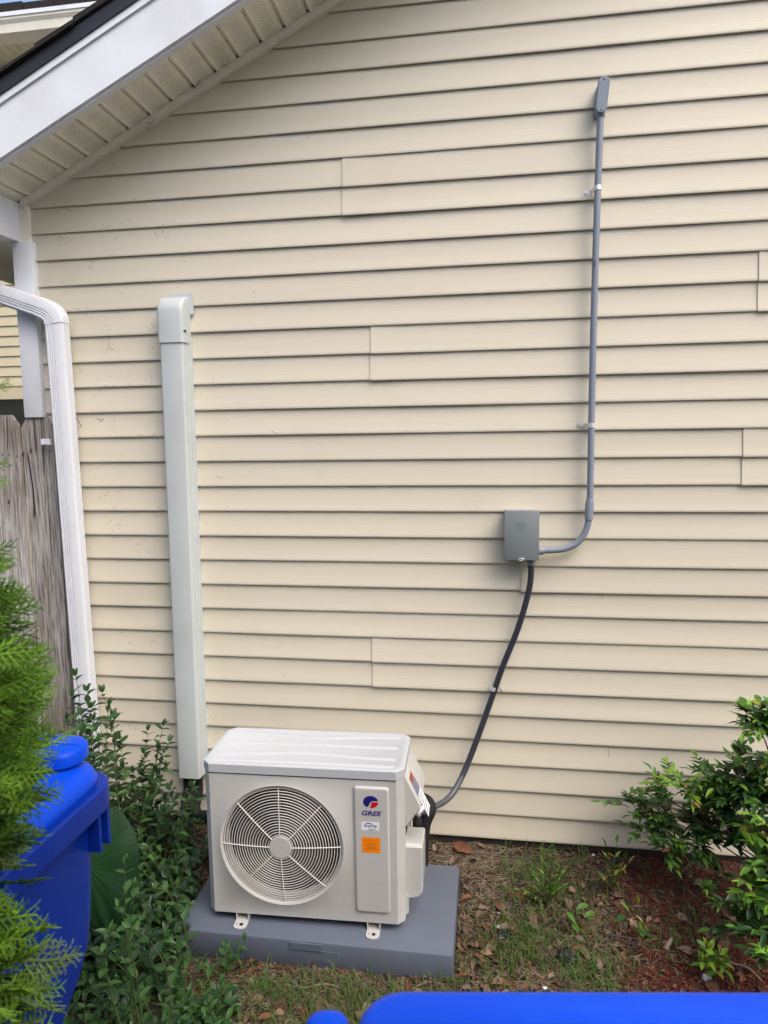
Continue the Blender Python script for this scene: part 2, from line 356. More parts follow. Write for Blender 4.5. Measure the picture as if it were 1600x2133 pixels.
while True:
    if zline(k) > P1.z+SL*(XR-P1.x)-.03: break
    zt = zline(k); lo, hi = xl(zt), xr(zt)
    cuts = sorted([c for c in (SEAMS.get(k), (SEAMS.get(k) or XTRA.get(k, 1.8))+(1.9 if SEAMS.get(k) else 0), 4.3+.3*(k % 3)) if c and lo+.1 < c < hi-.1])
    segs = [lo-.25]+cuts+[hi+.25]
    for i in range(len(segs)-1):
        a, c = segs[i], segs[i+1]
        first = i == 0
        if k in (3, 4) and cuts and i == 1: plank(k, a-.008, c, .0018, .0075)
        else: plank(k, a-(0 if first else .0), c+(.02 if i < len(segs)-2 else 0), .0022 if i % 2 else 0, .0022 if i % 2 else 0)
    k -= 1
# wall core, foundation, roof
b = MB(); zc = 2.622
b.prism([(XC, YW+.018, .06), (XE, YW+.018, .06), (XE, YW+.018, zc), (XR, YW+.018, zc+SL*(XR-P1.x)), (XC, YW+.018, zc)], (0, .12, 0)); b.build('wall', M['siding'], house)
b = MB(); b.box((XC, YW+.138, .06), (XC+.12, YW+8, 2.55)); b.build('side_wall', M['siding'], house)
b = MB(); b.box((XC+.02, YW+.03, -.3), (XE-.02, YW+.2, .072)); b.build('foundation', M['concrete'], house)
OH = .277; EAV = .36
def zr(x): return P1.z+SL*(x-P1.x)
XO = XC-.024-EAV
# rake trim: J channel along the soffit
def slanted(name, dz0, dz1, ya, yb, matl, xa=XC-.012, xb=XR, smooth=False):
    b = MB(); b.prism([(xa, ya, zr(xa)+dz0), (xb, ya, zr(xb)+dz0), (xb, ya, zr(xb)+dz1), (xa, ya, zr(xa)+dz1)], (0, yb-ya, 0))
    return b.build(name, matl, house)
slanted('rake_trim', -.006, .026, YW-.016, YW+.016, M['trim'])
slanted('rake_trim', -.0005, .0045, YW-.021, YW-.0165, M['trim'])
# soffit panels (local x along the slope, y outwards)
def soffit_mesh(w, d):
    b = MB(); prof = [(0, 0), (.004, 0), (.0045, .0004), (.076, .0004), (.0785, .004), (.081, .012), (.0845, .0125), (.087, .004), (.0885, -.002), (.0935, -.0035), (.098, -.002), (.1, 0)]
    b.loft([[(x, 0, z) for x, z in prof], [(x, -d, z) for x, z in prof]], closed=False)
    me = bpy.data.meshes.new('soffit_panel'); me.from_pydata(b.v, [], b.f); me.materials.append(M['perf']); _auto(me, R(25)); return me
sm = soffit_mesh(.1, OH-.014)
s0 = .035
nP = int((XR-XC)/math.cos(ANG)/.1)
ho = house.location
for i in range(-1, nP+1):
    s = s0+i*.1
    x = XC+s*math.cos(ANG); 
    if x > XR-.05: break
    o = link('soffit_panel', sm, house); o.location = Vector((x, YW-.012, zr(x)+.024))-ho; o.rotation_euler = (0, -ANG, 0)
# fascia
YF = YW-OH
slanted('fascia', .012, .180, YF-.012, YF, M['white'], XO)
slanted('fascia_lip', .004, .016, YF, YF+.026, M['white'], XC+.0)
slanted('drip_strip', .1802, .204, YF-.020, YF, M['white'], XO)
slanted('drip_edge', .2045, .252, YF-.026, YF, M['black'], XO-.02)
# shingle courses showing at the rake edge
b = MB()
for xa, xb in ((XO-.03, XR), ):
    b.prism([(xa, YF-.022, zr(xa)+.2525), (xb, YF-.022, zr(xb)+.2525), (xb, YF-.022, zr(xb)+.262), (xa, YF-.022, zr(xa)+.262)], (0, 8, 0))
    b.prism([(XR, YF-.022, zr(XR)+.2525), (XE+.4, YF-.022, zr(2*XR-XE-.4)+.2525), (XE+.4, YF-.022, zr(2*XR-XE-.4)+.262), (XR, YF-.022, zr(XR)+.262)], (0, 8, 0))
b.build('roof', M['shingle'], house)
rs = random.Random(3); x = XO-.04
while x < XR-.2:                                # each shingle lapped over the last, edges a little out of line
    Ls = .145+rs.uniform(-.004, .004); t = .009; oo = rs.uniform(-.006, .010)
    xe = x+.43
    p = [(x, YF-.034-oo, zr(x)+.262), (xe, YF-.034-oo, zr(xe)+.262-.008), (xe, YF-.034-oo, zr(xe)+.262-.003), (x, YF-.034-oo, zr(x)+.262+.017)]
    b = MB(); b.prism(p, (0, .32, 0)); b.build('shingle', M['shingle'], house)
    x += Ls
slanted('fascia_far', 0, 0, 0, 0, M['white']) if False else None
# right half of the gable edge (outside the picture)
b = MB(); b.prism([(XR, YF-.012, zr(XR)+.012), (XE+.36, YF-.012, zr(2*XR-XE-.36)+.012), (XE+.36, YF-.012, zr(2*XR-XE-.36)+.25), (XR, YF-.012, zr(XR)+.25)], (0, .012, 0)); b.build('fascia', M['white'], house)
b = MB(); b.prism([(XR, YF, zr(XR)+.03), (XE+.36, YF, zr(2*XR-XE-.36)+.03), (XE+.36, YF, zr(2*XR-XE-.36)+.04), (XR, YF, zr(XR)+.04)], (0, OH, 0)); b.build('soffit', M['soffit'], house)
# boxed return at the foot of the rake
xb_, zb_ = XC-.024, 2.482
b = MB(); b.prism([(xb_, YF, zb_), (xb_, YW+.1, zb_), (xb_, YW+.1, zr(xb_)+.02), (xb_, YF, zr(xb_)+.02)], (-EAV+.004, 0, 0)); b.build('eave_return', M['white'], house)
b = MB(); b.box((xb_-EAV, YF-.012, zb_-.012), (xb_+.0, YF-.0005, zb_+.06)); b.build('eave_return_lip', M['white'], house)
# eave soffit running back along the side wall, with its outer board
b = MB()
yy = YW+.101
while yy < YW+5: b.box((xb_-EAV+.03, yy, zb_+.012), (xb_-.0, yy+.098, zb_+.02)); yy += .1
b.build('eave_soffit', M['perf'], house)
b = MB(); b.box((XO, YW+.1, zb_-.03), (XO+.028, YW+6, zb_+.012)); b.build('eave_trim', M['trim'], house)
b = MB(); b.box((XO-.02, YW+.1, zb_-.055), (XO-.001, YW+6, zb_+.17)); b.build('eave_board', M['trim'], house)
b = MB(); b.box((XO-.14, YF, zb_+.05), (XO-.0215, YW+6, zb_+.17), .01); b.build('gutter', M['white'], house)
# corner: trim strip above, broad white board below
b = MB(); b.box((XC-.024, YW-.012, 2.484), (XC+.010, YW+.016, zr(XC)+.01)); b.box((XC+.0105, YW-.012, 2.484), (XC+.0165, YW+.010, zr(XC)-.004)); b.build('corner_trim', M['trim'], house)
ca, cb = at(33, 507).x, at(72, 503).x
b = MB(); b.box((ca, YW-.026, 1.783), (cb, YW+.03, 2.481), .002); b.build('corner_board', M['white'], house, smooth=True)
b = MB(); b.box((XC-.03, YW-.004, .07), (XC+.014, YW+.03, 1.78)); b.build('corner_post', M['trim'], house)

# dried tendrils and small marks left on the siding, cobweb scraps at the eave
def marks(name, lines, r, matl, off_=.0015):
    for ln in lines:
        b = MB(); pts = []
        for u, v in ln:
            q = at(u, v); k_ = int((q.z-ZB)//PITCH); f_ = (q.z-ZB-k_*PITCH)/PITCH; q.y = YW+.0092*(1-(1-f_)**2)-.0004; pts.append(q)
        b.tube(crom(pts, 3), r, 4); b.build(name, matl, house)
marks('dried_tendril', [((161, 762), (166, 772), (172, 778)), ((164, 776), (170, 768), (171, 763)), ((174, 779), (179, 781)), ((226, 700), (224, 718), (219, 738)), ((225, 722), (233, 730)), ((228, 730), (236, 727)), ((163, 520), (160, 527)), ((185, 538), (194, 548)), ((183, 560), (188, 552)),
        ((144, 473), (145, 479)), ((155, 868), (163, 880), (168, 888)), ((168, 888), (161, 893)), ((192, 826), (201, 824)), ((204, 812), (207, 818)), ((288, 906), (298, 908)), ((144, 741), (151, 735)), ((236, 650), (248, 651)), ((200, 872), (210, 875)), ((205, 880), (214, 872))], .0006, M['dark'])
marks('scuff', [((448, 993), (456, 996), (461, 992)), ((1268, 1561), (1269, 1578)), ((1255, 1250), (1256, 1238)), ((1243, 1512), (1247, 1518))], .0007, M['bark'])
b = MB(); rw = random.Random(8)
for u0, v0 in ((412, 172), (470, 133), (40, 432), (312, 258)):
    for i in range(7):
        p = at(u0+rw.uniform(-7, 7), v0+rw.uniform(-6, 6), YW-.03); b.tube([p, p+Vector((rw.uniform(-.014, .014), rw.uniform(-.01, .01), rw.uniform(-.012, .012)))], .0007, 3)
b.build('cobweb', M['dark'], house, kind='stuff')

# ------------------------------------------------------------------ neighbour's house
YN = 6.6
nh = thing('neighbour_house', (-7, YN, 0), 'two storey cream house behind the fence, with white gutter and dark roof', 'house')
ztop = at(30, 140, YN).z
b0 = at(20, 803, YN).z
k = 0; z = .1
zw0, zw1 = at(10, 990, YN).z, at(10, 832, YN).z     # window behind the fence
XN0, XN1 = -11.0, -2.9
wx1 = at(57, 830, YN).x+1.3; wx0 = wx1-2.6
while z < ztop:
    segs = [(XN0, XN1)]
    if zw0-.1 < z < zw1+.06: segs = [(XN0, wx0), (wx1, XN1)]
    for a, c in segs:
        b = MB(); b.loft([[(a, YN+dy, z+dz) for dz, dy in ((.1016, .013), (.004, 0), (0, .001), (0, .014))], [(c, YN+dy, z+dz) for dz, dy in ((.1016, .013), (.004, 0), (0, .001), (0, .014))]], closed=False)
        b.build('siding_plank', M['farsiding'], nh)
    z += .1016
b = MB(); b.box((XN0, YN+.016, 0), (wx0, YN+.2, ztop+.1)); b.box((wx1, YN+.016, 0), (XN1, YN+.2, ztop+.1)); b.box((wx0, YN+.016, zw1+.05), (wx1, YN+.2, ztop+.1)); b.box((wx0, YN+.016, 0), (wx1, YN+.2, zw0-.1)); b.build('wall', M['farsiding'], nh)
wn = MB(); wn.box((wx0-.06, YN-.02, zw1), (wx1+.06, YN+.05, zw1+.10)); wn.box((wx0-.06, YN-.02, zw0-.14), (wx0, YN+.05, zw1)); wn.box((wx1, YN-.02, zw0-.14), (wx1+.06, YN+.05, zw1)); wn.box((wx0-.06, YN-.02, zw0-.2), (wx1+.06, YN+.05, zw0-.14))
wf = wn.build('window', M['farsiding'], nh)
b = MB(); b.box((wx0, YN+.03, zw0-.14), (wx1, YN+.04, zw1)); b.build('pane', M['glass'], wf)
b = MB(); b.box(((wx0+wx1)/2-.02, YN+.01, zw0-.14), ((wx0+wx1)/2+.02, YN+.029, zw1)); b.build('sash', M['farsiding'], wf)
YG = YN-.42; zg0 = at(0, 92, YG).z; zg1 = at(0, 56, YG).z
XN1 = -2.6
b = MB(); i = XN0
zs = zg0+.0
while i < XN1:
    b.box((i, YG, zs), (i+.088, YN, zs+.01)); i += .1
b.build('soffit', M['soffit'], nh)
b = MB(); b.box((XN0, YG, zs+.0101), (XN1, YN, zs+.02)); b.box((XN0, YN-.03, zs-.045), (XN1, YN-.001, zs-.001)); b.build('soffit_trim', M['trim'], nh)
b = MB(); b.prism([(XN0, YG-.10, zg0+.03), (XN0, YG-.02, zg0-.02), (XN0, YG-.001, zg0-.02), (XN0, YG-.001, zg1), (XN0, YG-.13, zg1), (XN0, YG-.13, zg1-.02), (XN0, YG-.11, zg1-.05)], (XN1-XN0, 0, 0)); b.build('gutter', M['trim'], nh)
b = MB(); b.box((XN0, YG-.14, zg1+.001), (XN1, YG-.0, zg1+.035)); b.build('gutter_rim', M['white'], nh)
b = MB(); b.prism([(XN0, YG-.10, zg1+.036), (XN0, YN+4, zg1+1.35), (XN0, YN+4, zg1+1.40), (XN0, YG-.10, zg1+.10)], (XN1-XN0+.1, 0, 0)); b.build('roof', M['shingle'], nh)
rs = random.Random(5); i = XN0
while i < XN1:
    ww = .30; h = rs.uniform(.0, .02); b = MB(); b.box((i, YG-.12, zg1+.05), (i+ww-.01, YG+.02, zg1+.105+h)); b.build('shingle', M['shingle'], nh); i += ww

# ------------------------------------------------------------------ unseen house added behind the camera, blocks low sky to dim the lower wall
oh = thing('added_house_behind', (0, -3.0, 0), 'plain cream house added out of view behind the camera to dim the lower wall', 'house')
YO = -2.8
for i in range(40):
    z = .1+i*.1016; b = MB(); b.loft([[(xa, YO-dy, z+dz) for dz, dy in ((.1016, .013), (.004, 0), (0, .001), (0, .014))] for xa in (-9, 6)], closed=False); b.build('siding_plank', M['farsiding'], oh)
b = MB(); b.box((-9, YO-7, 0), (6, YO-.016, 4.25)); b.build('wall', M['farsiding'], oh)
b = MB(); b.prism([(-9.3, YO+.35, 4.15), (-9.3, YO-3.6, 6.0), (-9.3, YO-7.4, 4.15), (-9.3, YO-7.4, 4.27), (-9.3, YO-3.6, 6.12), (-9.3, YO+.35, 4.27)], (15.6, 0, 0)); b.build('roof', M['shingle'], oh)
b = MB(); b.box((-9.3, YO+.351, 4.12), (6.3, YO+.45, 4.26), .01); b.build('gutter', M['white'], oh)

# ------------------------------------------------------------------ fence
YFn = YW-.022
fe = thing('wooden_fence', (-2.1, YFn, 0), 'weathered grey dog eared plank fence meeting the house behind the white downspout', 'fence')
def fplank(xa, xb, zt, yo, kn=()):
    e = .028; b = MB(); w_ = xb-xa; n = 26; rings = []
    top = [(xa, zt-e*1.5), (xa+e, zt), (xb-e, zt), (xb, zt-e*1.5)]
    for j in range(n+1):
        z = -.03+(zt-e*1.5+.03)*j/n; wv = .0025*nz(xa*5, z*1.3, 4)
        cup = .0015*nz(z*2, xa*9, 1)
        rings.append([(xa+wv, YFn+yo, z), (xa+w_*.33+wv, YFn+yo-.0015+cup, z), (xa+w_*.66+wv, YFn+yo-.001-cup, z), (xb+wv, YFn+yo, z), (xb+wv, YFn+yo+.016, z), (xa+wv, YFn+yo+.016, z)])
    wv = rings[-1][0][0]-xa
    for f_, zz in ((.5, zt-e*.75), (1, zt)):
        rings.append([(xa+e*f_+wv, YFn+yo, zz), (xa+w_*.33+wv, YFn+yo-.001, zz), (xa+w_*.66+wv, YFn+yo-.001, zz), (xb-e*f_+wv, YFn+yo, zz), (xb-e*f_+wv, YFn+yo+.016, zz), (xa+e*f_+wv, YFn+yo+.016, zz)])
    b.loft(rings); return b.build('plank', M['fence'], fe, smooth=30)
xb1 = at(40, 900, YFn).x
fplank(xb1-.138, xb1, 1.795, -.006); fplank(xb1+.006, xb1+.147, 1.785, .007)
xx = xb1-.142
for i in range(8): fplank(xx-.139, xx, 1.79+rnd.uniform(-.008, .008), rnd.uniform(-.005, .005)); xx -= .143
fplank(xb1+.149, xb1+.225, 1.775, .016)
# nail heads, cracks, knots
for u, v in ((5, 947), (18, 947), (35, 950), (21, 970)):
    p = at(u, v, YFn-.0085); bb = MB(); bb.cyl(p, (0, -1, 0), .0028, .0015, 8); bb.build('nail', M['dark'], fe)
for pts, rw in ((((14, 868), (15, 900), (16, 940)), .0013), (((70, 872), (72, 910), (75, 945)), .0015), (((84, 872), (87, 900), (90, 950), (92, 990)), .0014), (((57, 943), (64, 985), (70, 1030), (73, 1080)), .0026), (((97, 990), (104, 1100), (112, 1200)), .0012)):
    bb = MB(); q = crom([at(u, v, YFn+(.0035 if u > 42 else -.0075)) for u, v in pts], 4); bb.tube(q, [rw*.4]+[rw]*(len(q)-2)+[rw*.3], 5); bb.build('crack', M['dark'], fe)
for u, v in ((64, 938), (48, 945), (19, 1045)):
    bb = MB(); p = at(u, v, YFn+(.0035 if u > 42 else -.0075)); bb.tube([p+Vector((0, .001, -.012)), p+Vector((0, -.0007, 0)), p+Vector((0, .001, .012))], [.001, .004, .001], 8); bb.build('knot', M['bark'], fe)
b = MB(); b.box((-3.2, YFn+.022, 1.45), (XC-.04, YFn+.06, 1.54)); b.box((-3.2, YFn+.022, .3), (XC-.04, YFn+.06, .39)); b.build('rail', M['fence'], fe)

# ------------------------------------------------------------------ downspout
ds = thing('downspout', (-1.70, YW-.05, 0), 'white ribbed metal downspout bending down past the corner board and fence', 'downspout')
def spout_profile(w_, d_, fl=0):
    """half width w (x), half depth d (y), ribs in the two broad faces"""
    pts = []; ribs = [-.72, -.42, -.12] if not fl else [-.4, 0, .4]
    def side(n, rib):
        out = []
        for r_ in rib: out += [(r_-.10, 0), (r_-.04, -.0055), (r_+.04, -.0055), (r_+.10, 0)]
        return out
    r = .008
    pts.append((-w_+r, -d_))
    for t, o in side(4, ribs): pts.append((t*(w_-r), -d_-o))
    pts += [(w_-r, -d_), (w_-r*.3, -d_+r*.3), (w_, -d_+r)]
    for t, o in side(3, [-.45, 0, .45]): pts.append((w_+o, t*(d_-r)))
    pts += [(w_, d_-r), (w_-r, d_), (-w_+r, d_), (-w_, d_-r), (-w_, -d_+r)]
    return [(x, -y) for x, y in pts]
def spoutrun(name, pts, w_, d_, side, flip=False):
    b = MB(); pr = spout_profile(w_, d_); 
    b.sweep(pts, pr, side=side); return b.build(name, M['white2'], ds, smooth=25)
YD = YW-.055
dw, dd = .040, .030
topc = at(112, 672, YD-.02); botc = at(172, 1440, YD-.02)
pA = Vector((topc.x, YD, topc.z)); pB = Vector((botc.x+.004, YD, .06))
k_ = (botc.z-.06)/(topc.z-botc.z)
pB = Vector((botc.x+(botc.x-topc.x)*k_, YD, .06))
spoutrun('pipe', [pA+(pB-pA)*t for t in (0, .5, 1)], dw-.001, dd-.001, (1, 0, 0))
el = [at(74, 636, YD), at(92, 643, YD), at(104, 650, YD), at(111, 660, YD), pA+Vector((0, 0, .008)), pA-Vector((0, 0, .006))]
for q in el: q.y = YD
e0 = at(80, 640, YD-.02); e0.y = YD
d0 = (at(80, 640, YD-.02)-at(-60, 592, YD-.02)).normalized(); d0.y = 0
def arc(p, d1, q, d2, n=10):
    L_ = (q-p).length; out = []
    for i in range(n+1):
        t = i/n; out.append(p*(2*t**3-3*t*t+1)+d1*L_*(t**3-2*t*t+t)*1.25+q*(-2*t**3+3*t*t)+d2*L_*(t**3-t*t)*1.25)
    return out
dn = (pB-pA).normalized()
spoutrun('elbow', arc(e0, d0, pA+dn*.004, dn), dw+.001, dd+.001, (.3, 0, 1))
far = e0-d0*.62
spoutrun('upper_pipe', [far, e0+d0*.01], dw-.001, dd-.001, (.3, 0, 1))
st = at(112, 920, YD); b = MB(); b.box((st.x-.062, YD+.006, st.z-.012), (st.x-.02, YD+.012, st.z+.012)); b.box((st.x-.066, YD+.0125, st.z-.012), (st.x-.060, YW+.03, st.z+.012))
for i in range(3): b.box((st.x-.058+i*.012, YD+.003, st.z-.010), (st.x-.053+i*.012, YD+.0058, st.z+.010))
b.build('strap', M['white2'], ds)

# ------------------------------------------------------------------ line set cover
cv = thing('line_set_cover', (-1.24, YW, .25), 'tall pale grey plastic cover for the cooling pipes, running down the wall to the unit', 'pipe cover')
YC = YW-.070
def coverring(c, z, w_, dep, r=.012, fl=.006):
    """open C section seen from above, flange to the wall"""
    pts = []
    y0_, y1_ = YW-dep, YW+.006
    pts.append((c-w_-fl, y1_)); pts.append((c-w_-fl, YW-.012)); pts.append((c-w_, YW-.014)); pts.append((c-w_, YW-.030)); pts.append((c-w_+.003, YW-.032)); pts.append((c-w_+.003, y0_+r))
    for a_ in (30, 60, 90): pts.append((c-w_+.003+r-r*math.cos(R(a_)), y0_+r-r*math.sin(R(a_))))
    for a_ in (90, 60, 30): pts.append((c+w_-.003-r+r*math.cos(R(a_)), y0_+r-r*math.sin(R(a_))))
    pts.append((c+w_-.003, y0_+r)); pts.append((c+w_-.003, YW-.032)); pts.append((c+w_, YW-.030)); pts.append((c+w_, YW-.014)); pts.append((c+w_+fl, YW-.012)); pts.append((c+w_+fl, y1_))
    return [(x, y, z) for x, y in pts]
l0, r0 = at(329, 712, YC), at(385, 708, YC); l1, r1 = at(369, 1600, YC), at(419, 1622, YC)
cA, cB = (l0.x+r0.x)/2, (l1.x+r1.x)/2; wA = .051; cA -= .003; cB -= .002
zA, zB2 = l0.z, at(395, 1622, YC).z
def cx(z): return cA+(cB-cA)*(zA-z)/(zA-zB2)
b = MB(); b.loft([coverring(cx(z), z, wA, .070) for z in (zA+.02, zA-.3, zA-.6, zA-.9, zA-1.2, zB2)]); b.build('duct', M['cover'], cv, smooth=30)
# curved top cap sleeve
zc1 = at(350, 614, YC).z
b = MB(); rings = []
W2 = wA+.0025
rr = .058
def capring(yf, z, w_, dep0=YW+.004, rb=.014):
    pts = [(cx(z)-w_, dep0, z)]
    for a_ in (0, 30, 60, 90): pts.append((cx(z)-w_+rb-rb*math.cos(R(a_)), yf+rb-rb*math.sin(R(a_)), z))
    for a_ in (90, 60, 30, 0): pts.append((cx(z)+w_-rb+rb*math.cos(R(a_)), yf+rb-rb*math.sin(R(a_)), z))
    pts.append((cx(z)+w_, dep0, z)); return pts
yf0 = YW-.0745
for z in (zA-.004, zA+.03, zA+.07): rings.append(capring(yf0, z, W2))
zt0 = zc1-.058
for a_ in (0, 15, 30, 45, 60, 75, 86):
    rings.append(capring(yf0+.058*(1-math.cos(R(a_))), zt0+.058*math.sin(R(a_)), W2-.001*(a_/90)))
b.loft(rings); b.build('top_cap', M['cover'], cv, smooth=35)
b = MB(); fx0, fx1 = cx(zc1)-W2+.012, at(404, 640, YW).x; fz0, fz1 = at(404, 657, YW).z, at(380, 611, YW).z
rc = .012; out = []
for cx_, cz_, a0 in ((fx1-rc, fz1-rc, 0), (fx0+rc, fz1-rc, 90), (fx0+rc, fz0+rc, 180), (fx1-rc, fz0+rc, 270)):
    for i in range(5): a_ = R(a0+i*22.5); out.append((cx_+rc*math.cos(a_), YW-.005, cz_+rc*math.sin(a_)))
b.prism(out, (0, .004, 0)); b.build('flange', M['cover'], cv, smooth=30)
screw(at(399, 652, YW-.005), (0, -1, 0), .005, cv); screw(at(365, 614, YW-.005), (0, -1, 0), .004, cv)
b = MB(); p = at(385, 691, YW-.04); q = Vector((cx(p.z)+W2, YW-.052, p.z)); b.box((q.x-.001, YW-.066, p.z-.004), (q.x+.0008, YW-.040, p.z+.004)); b.build('slot', M['dark'], cv)
screw((q.x+.001, YW-.043, p.z-.002), (1, 0, 0), .004, cv)

# ------------------------------------------------------------------ conduit, box, whip
YK = YW-.036
cn = thing('electrical_conduit', (.37, YK, 1.25), 'grey plastic conduit climbing the siding and curving into the switch box', 'conduit')
rC = .0118
pt = lambda u, v, y=YK: at(u, v, y)
b = MB(); b.tube([pt(1251, 240), pt(1245, 400), pt(1240, 560), pt(1236, 700), pt(1232, 880), pt(1229, 1050)], rC, 20); b.build('pipe', M['gray'], cn, smooth=True)
b = MB(); b.tube([pt(1228.5, 1038), pt(1228.5, 1046), pt(1228, 1050), pt(1226.5, 1082), ], [rC+.0003, rC+.0028, rC+.0038, rC+.0034], 20); b.build('coupling', M['gray'], cn, smooth=40)
b = MB(); b.tube(crom([pt(1226.5, 1075), pt(1224.5, 1092), pt(1217, 1112), pt(1201, 1132), pt(1180, 1142), pt(1160, 1145.5), pt(1140, 1146.5), pt(1122, 1147)], 6), rC, 20); b.build('bend', M['gray'], cn, smooth=True)
b = MB(); b.tube([pt(1122, 1147), pt(1131, 1147), pt(1134, 1147)], [rC+.0045, rC+.004, rC+.0005], 18); b.build('connector', M['gray'], cn, smooth=40)
b = MB(); b.box((-.0001+pt(1236, 552).x-.004, YK-rC-.0006, pt(1236, 556).z), (pt(1236, 552).x+.006, YK-rC+.0004, pt(1236, 545).z)); b.build('print_mark', M['hose2'], cn)
# LB conduit body
zt, zb3 = pt(1256, 158, YK-.02).z, pt(1253, 236, YK-.02).z; xc_ = pt(1256, 195, YK-.02).x
def stadium(xc, w_, z0_, z1_, y, lean=.004):
    out = []
    for i in range(9): a_ = R(180*i/8); out.append((xc+lean+w_*math.cos(a_), y, z1_-w_+w_*math.sin(a_)))
    for i in range(9): a_ = R(180+180*i/8); out.append((xc-lean+w_*math.cos(a_), y, z0_+w_+w_*math.sin(a_)))
    return out
b = MB(); b.loft([stadium(xc_-.003, .0165, zb3+.006, zt-.004, y) for y in (YW+.004, YK-.012)]+[stadium(xc_-.003, .018, zb3+.004, zt-.002, YK-.014), stadium(xc_-.003, .018, zb3+.004, zt-.002, YK-.0185)]); b.build('conduit_body', M['gray'], cn, smooth=40)
b = MB(); b.loft([stadium(xc_, .019, zb3+.002, zt, YK-.019), stadium(xc_, .019, zb3+.002, zt, YK-.0215), stadium(xc_, .0175, zb3+.0035, zt-.0015, YK-.023)]); cvv = b.build('cover', M['gray'], cn, smooth=30)
screw((xc_+.004, YK-.023, zt-.010), (0, -1, 0), .0035, cvv, mat=M['box']); screw((xc_-.004, YK-.023, zb3+.012), (0, -1, 0), .0035, cvv, mat=M['box'])
b = MB(); b.tube([pt(1252, 228), pt(1251, 243), pt(1251, 244)], [rC+.003, rC+.003, rC+.002], 18); b.build('hub', M['gray'], cn, smooth=40)
def strap_at(u, v, parent, side, rad, yk=YK, tilt=0, name='strap'):
    c = at(u, v, yk); b = MB(); hh = .008; ring = []
    ct, st_ = math.cos(tilt), math.sin(tilt)
    prof = [(side*.048, YW-.001), (side*.019, YW-.001), (side*(rad+.002), YW-.006)]
    for a_ in range(0, 181, 20): prof.append((side*(rad+.0016)*math.cos(R(a_)), yk-(rad+.0016)*math.sin(R(a_))))
    prof += [(-side*(rad+.0016), YW-.006)]
    inn = [(x*(1 if i < 3 else .9), y+(.0014 if i < 3 else .0012)) for i, (x, y) in enumerate(prof)]
    def P(x, y, dz): return (c.x+x*ct-dz*st_, y, c.z+x*st_+dz*ct)
    n = len(prof); vs = []
    for dz in (-hh, hh): vs += [P(x, y, dz) for x, y in prof]+[P(x, y, dz) for x, y in inn]
    fs = []
    for i in range(n-1): fs += [(i, i+1, 2*n+i+1, 2*n+i), (n+i, 3*n+i, 3*n+i+1, n+i+1), (i, n+i, n+i+1, i+1), (2*n+i, 2*n+i+1, 3*n+i+1, 3*n+i)]
    fs += [(0, 2*n, 3*n, n), (n-1, 2*n-1, 4*n-1, 3*n-1)]
    b.add(vs, fs); o = b.build(name, M['zinc'], parent, smooth=40)
    sx = P(side*.036, YW-.002, 0); screw(sx, (0, -1, 0), .0042, o, mat=M['zinc']); return o
strap_at(1245, 392, cn, -1, rC, tilt=.10); strap_at(1232, 886, cn, -1, rC, tilt=.02)

YB = YW-.075
bx = thing('disconnect_box', (.12, YW, 1.21), 'grey metal electrical switch box on the siding, with an embossed emblem on its cover', 'switch box')
c0, c1 = at(1051, 1064, YB), at(1123, 1167.5, YB)
b = MB(); b.box((c0.x+.003, YB+.012, c1.z+.004), (c1.x-.003, YW+.008, c0.z-.004)); b.build('enclosure', M['box'], bx)
b = MB(); b.box((c0.x, YB, c1.z), (c1.x, YB+.0115, c0.z), .002); lidb = b.build('cover', M['box'], bx, smooth=True)
ct = at(1086, 1168, YB); b = MB(); b.tube([(ct.x+.010*math.cos(R(a_)), YB-.003, c1.z+.004+.004*math.sin(R(a_))) for a_ in range(0, 361, 30)], .0012, 6, cap=False); b.build('hasp', M['zinc'], bx, smooth=True)
# embossed emblem: raised outline of a T joined to a P
def stroke(pts, parent, matl, y, w_=.0012, name='emblem'):
    b = MB(); b.tube([(x, y, z) for x, z in pts], w_, 6); return b.build(name, matl, parent, smooth=True)
em = at(1084, 1096, YB); ex, ez = em.x, em.z
def EM(pts): return [(ex+x*.001, ez+z*.001) for x, z in pts]
b = MB()
for pl in ([(-19, 12), (4, 12), (4, 5)], [(-19, 12), (-19, 5), (-10, 5), (-8, -13)], [(4, 5), (-1, 5), (-2, -13), (-8, -13)],
           [(4, 12), (12, 13), (19, 9), (21, 3), (18, -3), (12, -5), (10, -13)], [(5, 3), (3, -13), (10, -13)], [(8, 6), (13, 6), (13, 1), (9, 0), (8, 6)]):
    b.tube([(x, YB-.0002, z) for x, z in EM(pl)], .00065, 6)
b.build('emblem', M['box'], lidb, smooth=True)

wh = thing('flexible_conduit', (.1, YW-.03, .2), 'dark flexible conduit curving from the switch box down to the cooling unit', 'cable')
rH = .0115
UX = Vector((math.cos(.027), math.sin(.027), 0)); UY = Vector((-math.sin(.027), math.cos(.027), 0))
path = [pt(1106, 1166, YW-.040), pt(1106, 1200, YW-.040), pt(1099, 1242, YW-.036), pt(1078, 1312, YW-.03), pt(1046, 1392, YW-.028), pt(1026, 1450, YW-.026), pt(1004, 1512, YW-.035), pt(984, 1566, YW-.055), pt(966, 1610, YW-.085), pt(946, 1648, YW-.13)]
tail = [pt(946, 1648, YW-.13), pt(928, 1668, YW-.17), pt(908, 1679, YW-.22), pt(892, 1686, YW-.27), pt(882, 1691, YW-.31)]
full = crom(path+tail[1:], 6); cut = (len(path)-2)*6+1
b = MB(); b.tube(full[:cut+1], rH, 14); b.build('hose', M['hose'], wh, smooth=True)
b = MB(); b.tube(full[cut:], rH, 14); b.build('hose_end', M['hose2'], wh, smooth=True)
